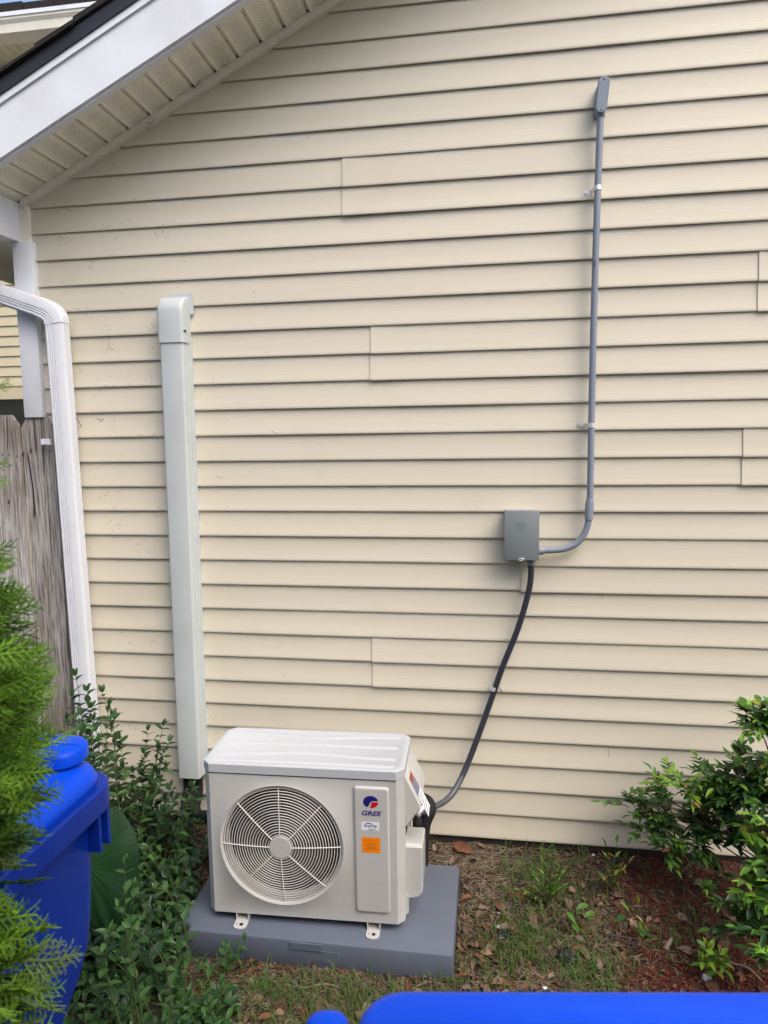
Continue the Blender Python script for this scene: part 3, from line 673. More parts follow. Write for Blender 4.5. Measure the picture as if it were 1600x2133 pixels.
b = MB(); p0 = pt(1106, 1167, YW-.040); b.tube([p0+Vector((0, 0, .004)), p0-Vector((0, 0, .008)), p0-Vector((0, 0, .0085)), p0-Vector((0, 0, .018))], [.017, .0165, .0145, .0135], 12); b.build('connector', M['box'], wh, smooth=30)
strap_at(1028, 1434, wh, 1, rH, yk=YW-.0265, tilt=-.38, name='clamp')

# ------------------------------------------------------------------ pad
PX0, PX1, PY0, PY1, PZ = -1.032, -.108, 2.004, 2.462, .063
pad = thing('equipment_pad', ((PX0+PX1)/2, (PY0+PY1)/2, -.02), 'grey plastic equipment pad lying on the ground under the cooling unit', 'pad')
b = MB(); b.box((PX0, PY0, -.03), (PX1, PY1, PZ), .007); b.build('slab', M['pad'], pad, smooth=True)
for u0, v0, u1, v1 in ((604, 1962, 670, 1976), ):
    a_ = at(u0, v1, PY0-.0015); c_ = at(u1, v0, PY0-.0015)
    b = MB(); b.box((a_.x, PY0-.0028, a_.z-.002), (c_.x, PY0+.004, PZ-.006), .001); b.build('tab', M['pad'], pad)
a_ = at(672, 2000, PY0); b = MB(); b.box((a_.x, PY0-.001, -.006), (a_.x+.055, PY0+.003, .034), .0008); b.build('recess', M['pad'], pad)

# ------------------------------------------------------------------ the cooling unit (local frame: x right, y back, z up from cabinet bottom)
W, D, H, CH = .669, .278, .53, .022
ac = thing('outdoor_cooling_unit', (-.939, 2.064, .093), 'cream outdoor cooling unit with round fan grille, standing on the grey pad', 'air conditioner', rz=.027)
aco = ac.location.copy()
Rz = Matrix.Rotation(-.027, 3, 'Z')
def loc(p): return Rz @ (Vector(p)-aco)              # world point to the unit's own frame
Z0 = Vector((0, 0, 0))
def part(b, name, matl, smooth=False, parent=None): return b.build(name, matl, parent or ac, smooth=smooth, orig=Z0)
gc = loc(at(586, 1762, 2.070)); GX, GZ = gc.x, gc.z; GR = .2075; GI = .2015
LZ = H-.032
# front panel with the round opening
n = 64; b = MB()
outer = []
for i in range(n):
    a_ = 2*math.pi*i/n; dx, dz = math.cos(a_), math.sin(a_)
    tx = ((W-CH-GX)/dx if dx > 1e-9 else ((CH-GX)/dx if dx < -1e-9 else 1e9)); tz = ((LZ-GZ)/dz if dz > 1e-9 else ((-GZ)/dz if dz < -1e-9 else 1e9))
    t = min(tx, tz); outer.append((GX+dx*t, 0, GZ+dz*t))
def circ(r, y): return [(GX+r*math.cos(2*math.pi*i/n), y, GZ+r*math.sin(2*math.pi*i/n)) for i in range(n)]
corners = [(CH, 0), (W-CH, 0), (W-CH, LZ), (CH, LZ)]
b.loft([outer, circ(GR+.006, 0), circ(GR+.003, -.002), circ(GR, -.001), circ(GR-.006, .004), circ(GI, .010), circ(GI-.004, .012), circ(GI-.006, .05)], closed=True, cap=False)
for x, z in corners:                                   # fill to the corners
    best = sorted(range(n), key=lambda i: (outer[i][0]-x)**2+(outer[i][2]-z)**2)[:6]
    e1 = [i for i in best if abs(outer[i][0]-x) < 1e-6]; e2 = [i for i in best if abs(outer[i][2]-z) < 1e-6]
    if e1 and e2: b.add([outer[e1[0]], outer[e2[0]], (x, 0, z)], [(0, 1, 2)])
part(b, 'front_panel', M['cab'], 40)
# cabinet: chamfered shell open at the front
b = MB(); sec = [(CH, 0), (0, CH), (0, D-.01), (.01, D), (W-.01, D), (W, D-.01), (W, CH), (W-CH, 0)]
b.loft([[(x, y, z) for x, y in sec] for z in (0, LZ)], closed=False)
b.add([(x, y, 0) for x, y in sec], [tuple(range(8))]); part(b, 'cabinet', M['cab'])
b = MB(); b.box((.01, .16, .01), (W-.01, D-.002, LZ-.002)); b.box((W*.70, .012, .01), (W-.02, .158, LZ-.004)); part(b, 'coil', M['coil'])
# side seams
b = MB(); b.box((W-.0005, CH+.018, .01), (W+.0012, CH+.021, LZ-.004)); b.box((W-.0005, CH+.03, 0), (W+.004, D-.02, .012)); part(b, 'side_seam', M['cab'])
# lid
b = MB(); o_ = .003
def lring(o, z, ch=CH+.004): return [(-o+ch, -o, z), (-o, -o+ch, z), (-o, D+o-ch, z), (-o+ch, D+o, z), (W+o-ch, D+o, z), (W+o, D+o-ch, z), (W+o, -o+ch, z), (W+o-ch, -o, z)]
b.loft([lring(o_, LZ+.0015), lring(o_, H-.003), lring(o_-.0015, H-.0008), lring(o_-.004, H), lring(-.013, H), lring(-.0165, H-.0022)]); part(b, 'lid', M['lid'], 30)
for yc, am, ph in ((.030, .004, 0), (.082, .022, 0), (.165, .004, 0), (.245, -.026, 0)):
    b = MB(); pts = []
    for i in range(33):
        x = .03+(W-.06)*i/32; t = i/32
        y = yc+am*math.exp(-((t-.5)/.22)**2)+(.012 if yc < .06 else 0)*(1-2*abs(t-.5))*0
        pts.append((x, y, H-.0024))
    b.sweep(pts, [(-.011, 0), (-.006, .003), (-.002, .0044), (.002, .0044), (.006, .003), (.011, 0)], side=(0, 1, 0)); part(b, 'lid_rib', M['lid'], 60)
b = MB(); b.tube([(CH+.0, -.0008, LZ-.001), (W-CH, -.0008, LZ-.001)], .0012, 6); part(b, 'lid_gap', M['dark'])
# grille
gr = bpy.data.objects.new('fan_grille', None); C.objects.link(gr); gr.parent = ac
def dome(r): return .010-.016*(1-(r/GI)**2)-.004
nr = 18
for i in range(nr):
    r = .043+(GI-.004-.043)*i/(nr-1)
    b = MB(); m_ = 72
    b.tube([(GX+r*math.cos(2*math.pi*j/m_), dome(r), GZ+r*math.sin(2*math.pi*j/m_)) for j in range(m_+1)], .00145, 5, cap=False); part(b, 'wire_ring', M['wire'], True, gr)
off = R(1.5)
for i in range(8):
    a_ = i*math.pi/4+off; r1_ = GI+.006 if i % 2 else GI-.001
    if i == 5: r1_ = .155
    b = MB(); b.tube([(GX+r*math.cos(a_), dome(r)-.0022, GZ+r*math.sin(a_)) for r in [.036+(r1_-.036)*j/8 for j in range(9)]], .0019, 6); part(b, 'spoke', M['wire'], True, gr)
b = MB(); b.tube([(GX, dome(0)+.004, GZ), (GX, dome(0)-.002, GZ), (GX, dome(0)-.0035, GZ), (GX, dome(0)-.0036, GZ)], [.0385, .0385, .036, .001], 40); part(b, 'hub_plate', M['cab'], 30, gr)
for a_ in (45, 135, 315, 225):
    a2 = R(a_)+off; rr_ = GI+.008
    o = screw((0, 0, 0), (0, -1, 0), .0055, gr, 'bolt'); o.location = (GX+rr_*math.cos(a2), .003, GZ+rr_*math.sin(a2))
# fan behind
fan = bpy.data.objects.new('fan', None); C.objects.link(fan); fan.parent = ac
b = MB(); b.tube([(GX, .05, GZ), (GX, .12, GZ)], [.045, .048], 24); part(b, 'fan_hub', M['fan'], 40, fan)
for i in range(3):
    b = MB(); a0 = R(20+120*i); rows = []
    for j in range(9):
        t = j/8; row = []
        for k2 in range(6):
            s_ = k2/5; r = .045+(.175-.045)*s_; aa = a0+t*R(78)+s_*R(28)
            row.append((GX+r*math.cos(aa), .06+.055*t-.012*s_, GZ+r*math.sin(aa)))
        rows.append(row)
    b.loft(rows, closed=False); part(b, 'blade', M['fan'], 60, fan)
b = MB(); b.tube([(GX, .03, GZ), (GX, .158, GZ)], [GI+.0, GI+.002], 48, cap=False); part(b, 'fan_shroud', M['dark'], 40)
# raised service panel
sa, sb = loc(at(735, 1636, 2.075)), loc(at(815, 1902, 2.075))
def rrect(xa, za, xb, zb, y, r, n_=5):
    out = []
    for cx_, cz_, a0 in ((xb-r, zb-r, 0), (xa+r, zb-r, 90), (xa+r, za+r, 180), (xb-r, za+r, 270)):
        for i in range(n_): a_ = R(a0+i*90/(n_-1)); out.append((cx_+r*math.cos(a_), y, cz_+r*math.sin(a_)))
    return out
SX0, SX1, SZ1, SZ0 = sa.x, sb.x, sa.z, loc(at(780, 1905, 2.07)).z
b = MB(); b.loft([rrect(SX0, SZ0, SX1, SZ1, .001, .012), rrect(SX0+.001, SZ0+.001, SX1-.001, SZ1-.001, -.001, .012), rrect(SX0+.006, SZ0+.006, SX1-.006, SZ1-.006, -.007, .010), rrect(SX0+.010, SZ0+.010, SX1-.010, SZ1-.010, -.008, .009)]); part(b, 'service_panel', M['cab'], 9)
b = MB(); b.loft([rrect(SX0-.004, SZ0-.004, SX1+.004, SZ1+.004, -.0002, .014), rrect(SX0-.001, SZ0-.001, SX1+.001, SZ1+.001, -.0012, .013), rrect(SX0+.0005, SZ0+.0005, SX1-.0005, SZ1-.0005, -.0002, .012)], cap=False); part(b, 'panel_edge', M['cab'], 60)
YS = -.008
def flat(pts, y, t=.0004): b = MB(); b.prism([(x, y, z) for x, z in pts], (0, -t, 0)); return b
def textmesh(body, size, x, z, y, parent, matl, sx=1, shear=0, offset=0, name='lettering', align='CENTER'):
    cu = bpy.data.curves.new(name, 'FONT'); cu.body = body; cu.size = size; cu.shear = shear; cu.offset = offset; cu.extrude = .0002
    cu.align_x = align; cu.align_y = 'CENTER'; cu.resolution_u = 3
    to = bpy.data.objects.new('tmp', cu); C.objects.link(to); bpy.context.view_layer.update()
    me = bpy.data.meshes.new_from_object(to.evaluated_get(bpy.context.evaluated_depsgraph_get())); bpy.data.objects.remove(to)
    me.materials.clear(); me.materials.append(matl)
    o = link(name, me, parent); o.rotation_euler = (R(90), 0, 0); o.location = (x, y, z); o.scale = (sx, 1, 1); return o
# round emblem
lg = loc(at(772, 1672, 2.068)); lx, lz = lg.x, lg.z; r_ = .0215
em_ = bpy.data.objects.new('maker_emblem', None); C.objects.link(em_); em_.parent = ac
K = 1.16
def pa(a_, r=r_): return (lx+r*K*math.cos(R(a_)), lz+r*math.sin(R(a_))*.98)
blue = [pa(a_) for a_ in range(12, 232, 8)]+[(lx-.0085, lz-.0165), (lx-.003, lz-.004), (lx+.001, lz+.0015), (lx+.006, lz+.0035)]
part(flat(blue, YS), 'blue_swoosh', M['navy'], parent=em_)
redp = [(lx+.0025, lz-.0005), (lx+.0235, lz+.0005)]+[pa(a_, r_*.98) for a_ in range(-8, -88, -8)]+[(lx-.002, lz-.0205), (lx-.003, lz-.0195), (lx+.0005, lz-.012)]
part(flat(redp, YS), 'red_wedge', M['red'], parent=em_)
tg = loc(at(772, 1696, 2.068)); textmesh('GREE', .0225, tg.x, tg.z, YS-.0002, em_, M['navy'], 1.22, .22, .0006)
# white and orange stickers
a_, c_ = loc(at(752, 1713, 2.066)), loc(at(790, 1733, 2.066)); st1 = part(flat([(a_.x, c_.z), (c_.x, c_.z), (c_.x, a_.z), (a_.x, a_.z)], YS), 'white_sticker', M['stick'])
mx_, mz_ = (a_.x+c_.x)/2, (a_.z+c_.z)/2
textmesh('INVERTER', .0092, mx_, mz_, YS-.0006, st1, M['navy'], 1.02, .2, .00015)
b = MB(); b.tube([(mx_-.004+.016*math.cos(R(q))*1.0, YS-.0007, mz_+.0105*math.sin(R(q))) for q in range(35, 165, 10)], [.0004]+[.0009]*11+[.0004]*1, 5); part(b, 'blue_arc', M['navy'], True, st1)
b = MB(); b.tube([(mx_+.006+.014*math.cos(R(q)), YS-.0007, mz_-.0005+.0105*math.sin(R(q))) for q in range(215, 345, 10)], [.0004]+[.0009]*11+[.0004], 5); part(b, 'green_arc', M['green'], True, st1)
a_, c_ = loc(at(753, 1745, 2.066)), loc(at(792, 1780, 2.066)); st2 = part(flat([(a_.x, c_.z), (c_.x, c_.z), (c_.x, a_.z), (a_.x, a_.z)], YS), 'orange_sticker', M['orange'])
mx_ = (a_.x+c_.x)/2; hh = a_.z-c_.z
b = MB(); tz = a_.z-.0055
b.tube([(mx_-.003, YS-.0005, tz-.0025), (mx_+.003, YS-.0005, tz-.0025), (mx_, YS-.0005, tz+.003), (mx_-.003, YS-.0005, tz-.0025)], .0004, 4); part(b, 'warning_triangle', M['oprint'], parent=st2)
b = MB(); rq = random.Random(2)
for i, hw in enumerate((.021, .0, .016, .020, .019, .020, .018, .022)):
    if not hw: continue
    z = tz-.007-i*.0043; x = mx_-hw
    while x < mx_+hw-.002:
        ll = rq.uniform(.002, .006); b.box((x, YS-.0006, z), (min(x+ll, mx_+hw), YS-.0003, z+.0013)); x += ll+.0012
part(b, 'print_lines', M['oprint'], parent=st2)
# bolts and feet
for u, v in ((487, 1892), (747, 1912)):
    p = loc(at(u, v, 2.07)); o = screw((0, 0, 0), (0, -1, 0), .0045, ac, 'bolt'); o.location = (p.x, 0, p.z)
p = loc(at(500, 1847, 2.07)); o = screw((0, 0, 0), (0, -1, 0), .004, ac, 'bolt'); o.location = (p.x, .002, p.z)
for u in (500, 775):
    fxx = loc(at(u, 1915 if u < 600 else 1935, 2.045)).x
    b = MB(); outl = [(fxx-.022, .03), (fxx-.022, -.026)]+[(fxx+.022*math.cos(R(q)), -.026-.014*math.sin(R(180-q)) if False else -.026-.014*math.sin(R(q))) for q in range(165, 14, -15)]+[(fxx+.022, -.026), (fxx+.022, .03)]
    zf = -.029; b.prism([(x, y, zf) for x, y in outl], (0, 0, .003)); b.box((fxx-.022, .002, zf+.003), (fxx-.019, .03, .0)); b.box((fxx+.019, .002, zf+.003), (fxx+.022, .03, .0)); b.box((fxx-.022, .03, zf), (fxx+.022, D-.02, -.001))
    ft = part(b, 'foot', M['cab'])
    b = MB(); b.cyl((fxx+.003, -.020, zf+.0031), (0, 0, 1), .0065, .0004, 12); b.cyl((fxx-.013, -.018, zf+.0031), (0, 0, 1), .0022, .0004, 8); part(b, 'bolt_hole', M['dark'], parent=ft)
# handle cover: sloped wedge on the right side, with labels
yA, yB_ = .055, D-.02
zT = .490; zM = loc(at(885, 1688, 2.13)).z; zBt = loc(at(850, 1722, 2.13)).z; pr = .052
prof = [(W-.001, zT), (W+.008, zT-.01), (W+pr, zM+.014), (W+pr+.002, zM), (W+pr-.008, zM-.014), (W+.006, zBt-.006), (W-.001, zBt-.01)]
b = MB(); b.loft([[(x if i in (0, 6) else x-.006, yA+.000, z) for i, (x, z) in enumerate(prof)], [(x, yA+.008, z) for x, z in prof], [(x, yB_-.006, z) for x, z in prof], [(x-.004*(i not in (0, 6)), yB_, z) for i, (x, z) in enumerate(prof)]]); part(b, 'handle_cover', M['cab'], 30)
d_ = Vector((pr-.008, 0, (zM+.014)-(zT-.01))).normalized(); nrm = Vector((-d_.z, 0, d_.x))
if nrm.x < 0: nrm = -nrm
s0_ = Vector((W+.008, 0, zT-.01))
def slab(ta, tb, ya, yb, name, matl, h=.0006, parent=None):
    p = [s0_+d_*ta+nrm*h*1.0, s0_+d_*tb+nrm*h]
    b = MB(); b.prism([(p[0].x, ya, p[0].z), (p[1].x, ya, p[1].z), (p[1].x, yb, p[1].z), (p[0].x, yb, p[0].z)], nrm*.0005); return part(b, name, matl, parent=parent)
slab(.012, .034, yA+.018, yA+.07, 'red_sticker', M['rprint']); slab(.036, .078, yA+.015, yA+.075, 'wiring_label', M['lprint'])
sw = slab(.080, .155, yA+.015, yA+.085, 'white_label', M['stick'])
b = MB()
for i in range(6):
    t_ = .088+i*.011; p = s0_+d_*t_+nrm*.0013; q_ = s0_+d_*(t_+.003)+nrm*.0013
    b.prism([(p.x, yA+.022, p.z), (q_.x, yA+.022, q_.z), (q_.x, yA+.075-.01*(i % 3), q_.z), (p.x, yA+.075-.01*(i % 3), p.z)], nrm*.0003)
part(b, 'label_print', M['lprint'], parent=sw)
# cable fitting at the end of the flexible conduit
fp = loc(at(878, 1688, YW-.31)); b = MB(); b.tube([fp+Vector((-.03, -.004, -.012)), fp+Vector((-.006, 0, -.004)), fp+Vector((.004, .0, .002))], [.016, .0165, .015], 16); part(b, 'cable_fitting', M['hose2'], 40)
b = MB(); b.tube([fp+Vector((-.004, -.012, .006)), fp+Vector((.004, -.016, .002))], [.0215, .0205], 24); part(b, 'washer', M['stick'], 40)
# louvres between the two covers
for i in range(5):
    b = MB(); y = .075+i*.018; b.box((W-.0005, y, zBt-.045), (W+.002, y+.004, zBt-.012)); part(b, 'louvre', M['dark'])
# valve cover
vp = .056; vy0, vy1 = .06, .20
vzf = loc(at(850, 1768, 2.135)).z; vzb = loc(at(858, 1735, 2.24)).z; vz0 = loc(at(860, 1872, 2.135)).z
def vsec(x, i_, up): return [(x, vy0+i_, vz0+up), (x, vy0+i_, vzf-i_), (x, vy0+.012+i_, vzf+.008-i_), (x, vy1-.03, vzb-i_), (x, vy1-i_, vzb-.004-i_), (x, vy1-i_, vz0+up)]
b = MB(); b.loft([vsec(W-.001, 0, -.006), vsec(W+vp-.014, 0, .004), vsec(W+vp-.003, 0, .018), vsec(W+vp, .003, .024)]); part(b, 'valve_cover', M['cab'], 30)
b = MB(); b.box((W-.001, .055, .0), (W+.008, .075, vz0+.01)); part(b, 'corner_tab', M['cab'])
for z in (.40, .345): o = screw((0, 0, 0), (1, 0, 0), .003, ac, 'screw', M['dark']); o.location = (W+.001, CH+.012, z+.06)

# black insulated pipes behind the unit
ip = thing('insulated_pipes', (-.2, 2.35, .1), 'black foam wrapped pipes rising behind the right side of the cooling unit', 'pipe')
for pts, r_p in (([(880, 1800, 2.33), (882, 1750, 2.34), (886, 1715, 2.35), (896, 1690, 2.36), (893, 1672, 2.38), (878, 1662, 2.42)], .021), ([(868, 1800, 2.32), (868, 1750, 2.32), (870, 1720, 2.32), (868, 1690, 2.34)], .018)):
    b = MB(); b.tube(crom([at(*q) for q in pts], 5), r_p, 14); b.build('foam_sleeve', M['foam'], ip, smooth=True)
ip2 = thing('pipe_bundle', (-1.13, 2.5, .1), 'black taped pipe bundle leaving the bottom of the tall pipe cover', 'pipe')
for dx, r_p in ((0, .022), (.03, .016), (-.028, .012)):
    b = MB(); q0 = Vector((cx(zB2)+dx, YW-.04, zB2+.06)); b.tube(crom([q0, q0-Vector((0, 0, .12)), q0+Vector((.03, -.06, -.20)), Vector((-.93+dx, YW-.15, .20)), Vector((-.80, YW-.22, .22))], 6), r_p, 12); b.build('pipe_wrap', M['foam'], ip2, smooth=True)

#@@PART2
# ------------------------------------------------------------------ blue carts
def rr2(cx_, cy_, hx, hy, r, z, n_=5):
    out = []
    for sx, sy, a0 in ((1, 1, 0), (-1, 1, 90), (-1, -1, 180), (1, -1, 270)):
        for i in range(n_): a_ = R(a0+i*90/(n_-1)); out.append((cx_+sx*(hx-r)+r*math.cos(a_), cy_+sy*(hy-r)+r*math.sin(a_), z))
    return out
def cart(loc_, rz, hx, hy, zr_, label, rc_):
    """local frame: +y is the wheel and handle side"""
    t = thing('recycling_cart', loc_, label, 'bin', 'blue wheeled carts', rz=rz)
    def pb(b, n, m_, s=30, parent=None): return b.build(n, m_, parent or t, smooth=s, orig=Vector((0, 0, 0)))
    b = MB(); rings = []
    for z, ix, yb, yf in ((zr_, .026, .028, .026), (zr_-.25, .042, .034, .04), (zr_-.33, .048, .04, .044), (zr_-.38, .055, .06, .048), (zr_-.43, .062, .10, .05), (zr_-.49, .068, .145, .054), (zr_-.58, .074, .16, .06), (.06, .10, .17, .09), (.04, .12, .19, .11)):
        cyy = ((hy-yb)+(-hy+yf))/2; hyy = ((hy-yb)-(-hy+yf))/2
        rings.append(rr2(0, cyy, hx-ix, hyy, rc_*.75, z, 7))
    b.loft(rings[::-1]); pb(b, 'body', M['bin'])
    b = MB(); b.loft([rr2(0, 0, hx-.026, hy-.026, rc_-.02, zr_-.052, 9), rr2(0, 0, hx-.001, hy-.001, rc_, zr_-.050, 9), rr2(0, 0, hx, hy, rc_, zr_-.046, 9), rr2(0, 0, hx, hy, rc_, zr_-.004, 9), rr2(0, 0, hx-.004, hy-.004, rc_, zr_, 9), rr2(0, 0, hx-.02, hy-.02, rc_-.01, zr_, 9)]); pb(b, 'rim', M['bin'])
    for y in (-.02,):
        b = MB(); b.box((hx-.002, y-.006, zr_-.075), (hx+.006, y+.006, zr_-.006), .0015); pb(b, 'rim_rib', M['bin'])
    for y in (hy-.045, hy-.075):
        b = MB(); b.box((hx-.06, y-.004, zr_-.13), (hx-.008, y+.004, zr_-.0525)); pb(b, 'side_rib', M['bin'])
    b = MB(); L_ = []
    for z, i_ in ((zr_+.0005, .016), (zr_+.012, .012), (zr_+.03, .018), (zr_+.042, .035), (zr_+.050, .08), (zr_+.054, .16)):
        L_.append(rr2(0, -.005, hx-i_, hy-i_, rc_, z, 9))
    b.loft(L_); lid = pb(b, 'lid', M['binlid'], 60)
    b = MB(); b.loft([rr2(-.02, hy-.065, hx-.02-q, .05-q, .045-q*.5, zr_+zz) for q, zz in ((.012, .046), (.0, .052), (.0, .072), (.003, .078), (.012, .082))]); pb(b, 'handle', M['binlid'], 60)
    for sx in (-1, 1):
        b = MB(); b.tube([(sx*(hx-.05), hy-.10, .125), (sx*(hx-.005), hy-.10, .125)], [.125, .125], 28); pb(b, 'wheel', M['dark'], 40)
    b = MB(); b.tube([(-hx+.06, hy-.10, .125), (hx-.06, hy-.10, .125)], .009, 8); pb(b, 'axle', M['zinc'], 40)
    return t, pb
cart1, pb1 = cart((-1.043, .93, 0), -.02, .295, .325, 1.02, 'blue wheeled cart with closed lid, left of the shrubs behind the evergreen', .07)
b = MB(); b.box((.2405, -.26, .72), (.2445, -.17, .80)); pb1(b, 'paper_label', M['paper'], 0)
Q0 = atz(1000, 2068, 1.07); cart2, pb2 = cart((0, 0, 0), .13, .30, .30, 1.035, 'blue wheeled cart close to the camera, cut off by the bottom edge', .19)
cart2.location = (.20, .415, 0)
b = MB(); b.loft([rr2(-.340, .316, .026-q, .022-q, max(.004, .0215-q*1.05), 1.0+zz, 7) for q, zz in ((.008, .0), (.0, .006), (.0, .036), (.004, .044), (.012, .048))]); pb2(b, 'hinge_lug', M['binlid'], 60)
b = MB(); b.sweep([(-.075, .10, 1.035+.0535), (-.075, .20, 1.035+.0505), (-.075, .255, 1.035+.036), (-.075, .279, 1.035+.014)], [(-.006, 0), (-.003, .003), (.003, .003), (.006, 0), (0, -.003)], side=(-1, 0, 0)); pb2(b, 'lid_rib', M['binlid'], 60)

# ------------------------------------------------------------------ leaves
def leaf_mesh(name, wid, tip, fold, droop, mats_i, matl, st=6, base=.0):
    """unit leaf along +Y, face up +Z, folded on its midrib"""
    vs = []; fs = []
    for i in range(st+1):
        t = i/st; w_ = wid*(math.sin(math.pi*min(1, t**tip))**.85 if 0 < t < 1 else 0)+(.012 if t == 0 else 0)
        z = -droop*t*t
        y = t*(1-.15*droop*t)
        vs += [(-w_, y, z+fold*w_), (0, y, z), (w_, y, z+fold*w_)]
    for i in range(st):
        a_ = i*3; fs += [(a_, a_+1, a_+4, a_+3), (a_+1, a_+2, a_+5, a_+4)]
    me = bpy.data.meshes.new(name); me.from_pydata(vs, [], fs); me.materials.append(matl); me.shade_smooth(); return me
LM = {}
def leafset(key, mats_, wid, tip, fold, droop):
    LM[key] = [[leaf_mesh('leaf', wid*f1, tip, fold*f2, droop*f3, 0, m_) for f1, f2, f3 in ((1, 1, 1), (.88, 1.5, 2), (1.12, .6, .4))] for m_ in mats_]
leafset('privet', M['privet'], .23, .85, .45, .22)
leafset('dark', M['dleaf'], .25, .85, .4, .3)
leafset('nand', M['nand'], .155, .70, .45, .12)
leafset('broad', M['nand'], .20, .80, .4, .2)
def orient(p, d, nrm, s):
    d = d.normalized(); x = d.cross(nrm)
    if x.length < 1e-4: x = d.orthogonal()
    x.normalize(); z = x.cross(d)
    m_ = Matrix((x, d, z)).transposed().to_4x4()
    for i in range(3):
        for j in range(3): m_[i][j] *= s
    m_.translation = p; return m_
class Plant:
    def __init__(s, name, base, label, cat, group=None, seed=1, stem=None):
        s.t = thing(name, base, label, cat, group); s.L = []; s.st = MB(); s.r = random.Random(seed); s.o = Vector(base); s.stem = stem or M['stem']
    def leaf(s, key, mi, p, d, nrm, size):
        s.L.append((key, mi, s.r.randrange(3), orient(p, d, nrm, size), size/max(.2, camdist(p))))
    def shoot(s, base, tip, key, w, n=8, size=.045, bend=.1, r0=.003, start=.15, up=.5, term=True):
        r = s.r; base = Vector(base); tip = Vector(tip); mid = (base+tip)/2+Vector((r.uniform(-1, 1), r.uniform(-1, 1), r.uniform(0, 1)))*bend*(tip-base).length
        pts = bez(base, mid, tip, 10); s.st.tube(pts, [r0*(1-.75*i/10) for i in range(11)], 4)
        ph = r.uniform(0, 6.28)
        for i in range(n):
            t = start+(1-start)*(i+.5)/n; k2 = min(9, int(t*10)); f = t*10-k2; p = pts[k2].lerp(pts[k2+1], f); tg_ = (pts[k2+1]-pts[k2]).normalized()
            for sgn in (0, math.pi):
                if r.random() < .08: continue
                a_ = ph+i*math.pi/2+sgn+r.uniform(-.35, .35)
                o1 = tg_.orthogonal().normalized(); o2 = tg_.cross(o1); out = o1*math.cos(a_)+o2*math.sin(a_)
                d = (out+tg_*up+Vector((0, 0, r.uniform(-.15, .25)))).normalized()
                sz = size*(1-.45*abs(t-.45))*r.uniform(.75, 1.15)
                s.leaf(key, s.pick(w), p, d, (Vector((0, 0, 1))+tg_*.4+Vector((r.uniform(-.4, .4), r.uniform(-.4, .4), 0))), sz)
        if term:
            for q in range(3): s.leaf(key, s.pick(w, 1), pts[-1], (tg_+Vector((r.uniform(-.6, .6), r.uniform(-.6, .6), .3))), Vector((r.uniform(-1, 1), -1, 1)), size*.6)
    def pick(s, w, sh=0):
        x = s.r.random()*sum(w); 
        for i, q in enumerate(w):
            x -= q
            if x <= 0: return min(i+sh, len(w)-1) if sh and s.r.random() < .5 else i
        return len(w)-1
    def compound(s, base, d, L_, key, w, size=.05, n=4, r0=.0016, droop=.10):
        """a rachis with paired leaflets and one at the end"""
        r = s.r; d = d.normalized(); base = Vector(base)
        tip = base+d*L_-Vector((0, 0, droop*L_)); mid = base+d*L_*.55+Vector((0, 0, .06*L_))
        pts = bez(base, mid, tip, 8); s.st.tube(pts, [r0*(1-.6*i/8) for i in range(9)], 4)
        side = d.cross(Vector((0, 0, 1)))
        if side.length < .01: side = Vector((1, 0, 0))
        side.normalize()
        for i in range(n):
            t = .25+.7*i/n; p = pts[min(8, int(t*8))]; tg_ = (pts[min(8, int(t*8)+1)]-pts[int(t*8)]).normalized()
            for sg in (-1, 1):
                dd_ = tg_*.8+side*sg*r.uniform(.5, .95)+Vector((0, 0, r.uniform(-.15, .35)))
                nn = Vector((r.uniform(-.3, .3), r.uniform(-.3, .3), 1))-dd_*.1
                s.leaf(key, s.pick(w), p, dd_, nn, size*r.uniform(.75, 1.15)*(1-.25*t))
        s.leaf(key, s.pick(w), pts[-1], tg_, Vector((r.uniform(-.3, .3), r.uniform(-.3, .3), 1)), size*r.uniform(.9, 1.1))
    def cluster(s, base, c, rad, n, key, w, size=.05, L_=.10, flat=.5, r0=.004, nl=4):
        r = s.r; base = Vector(base); c = Vector(c)
        pts = bez(base, (base+c)/2+Vector((r.uniform(-.04, .04), r.uniform(-.04, .04), .05)), c, 8); s.st.tube(pts, [r0*(1-.5*i/8) for i in range(9)], 5)
        for i in range(n):
            a_ = r.uniform(0, 6.28); e = r.uniform(-.15, .9)
            d = Vector((math.cos(a_)*math.cos(e), math.sin(a_)*math.cos(e), math.sin(e)*flat*1.4))
            p = c+Vector((r.gauss(0, .4)*rad, r.gauss(0, .4)*rad, r.gauss(0, .4)*rad*flat))
            s.compound(p, d, L_*r.uniform(.7, 1.2), key, w, size, nl)
    def done(s, nmax=200, stems=True):
        if stems and s.st.v: s.st.build('stem', s.stem, s.t, smooth=True)
        s.L.sort(key=lambda q: -q[4]); mt = Matrix.Translation(-s.o)
        for key, mi, v, mx, _ in s.L[:nmax]:
            o = bpy.data.objects.new('leaf', LM[key][mi][v]); C.objects.link(o); o.parent = s.t; o.matrix_local = mt @ mx
        rest = s.L[nmax:]
        if rest:
            mats_ = []; b = MB()
            for key, mi, v, mx, _ in rest:
                me = LM[key][mi][v]; mm = me.materials[0]
                if mm not in mats_: mats_.append(mm)
                b.cur = mats_.index(mm); b.add([mx @ q.co for q in me.vertices], [list(f.vertices) for f in me.polygons])
            if len(mats_) == 1: mats_ = mats_[0]
            o = b.build('foliage', mats_, s.t, orig=s.o, kind='stuff')
            o.data.shade_smooth()
def G(x, y): return Vector((x, y, gz(x, y)))
def GP(u, v): p = atz(u, v, 0); return G(p.x, p.y)

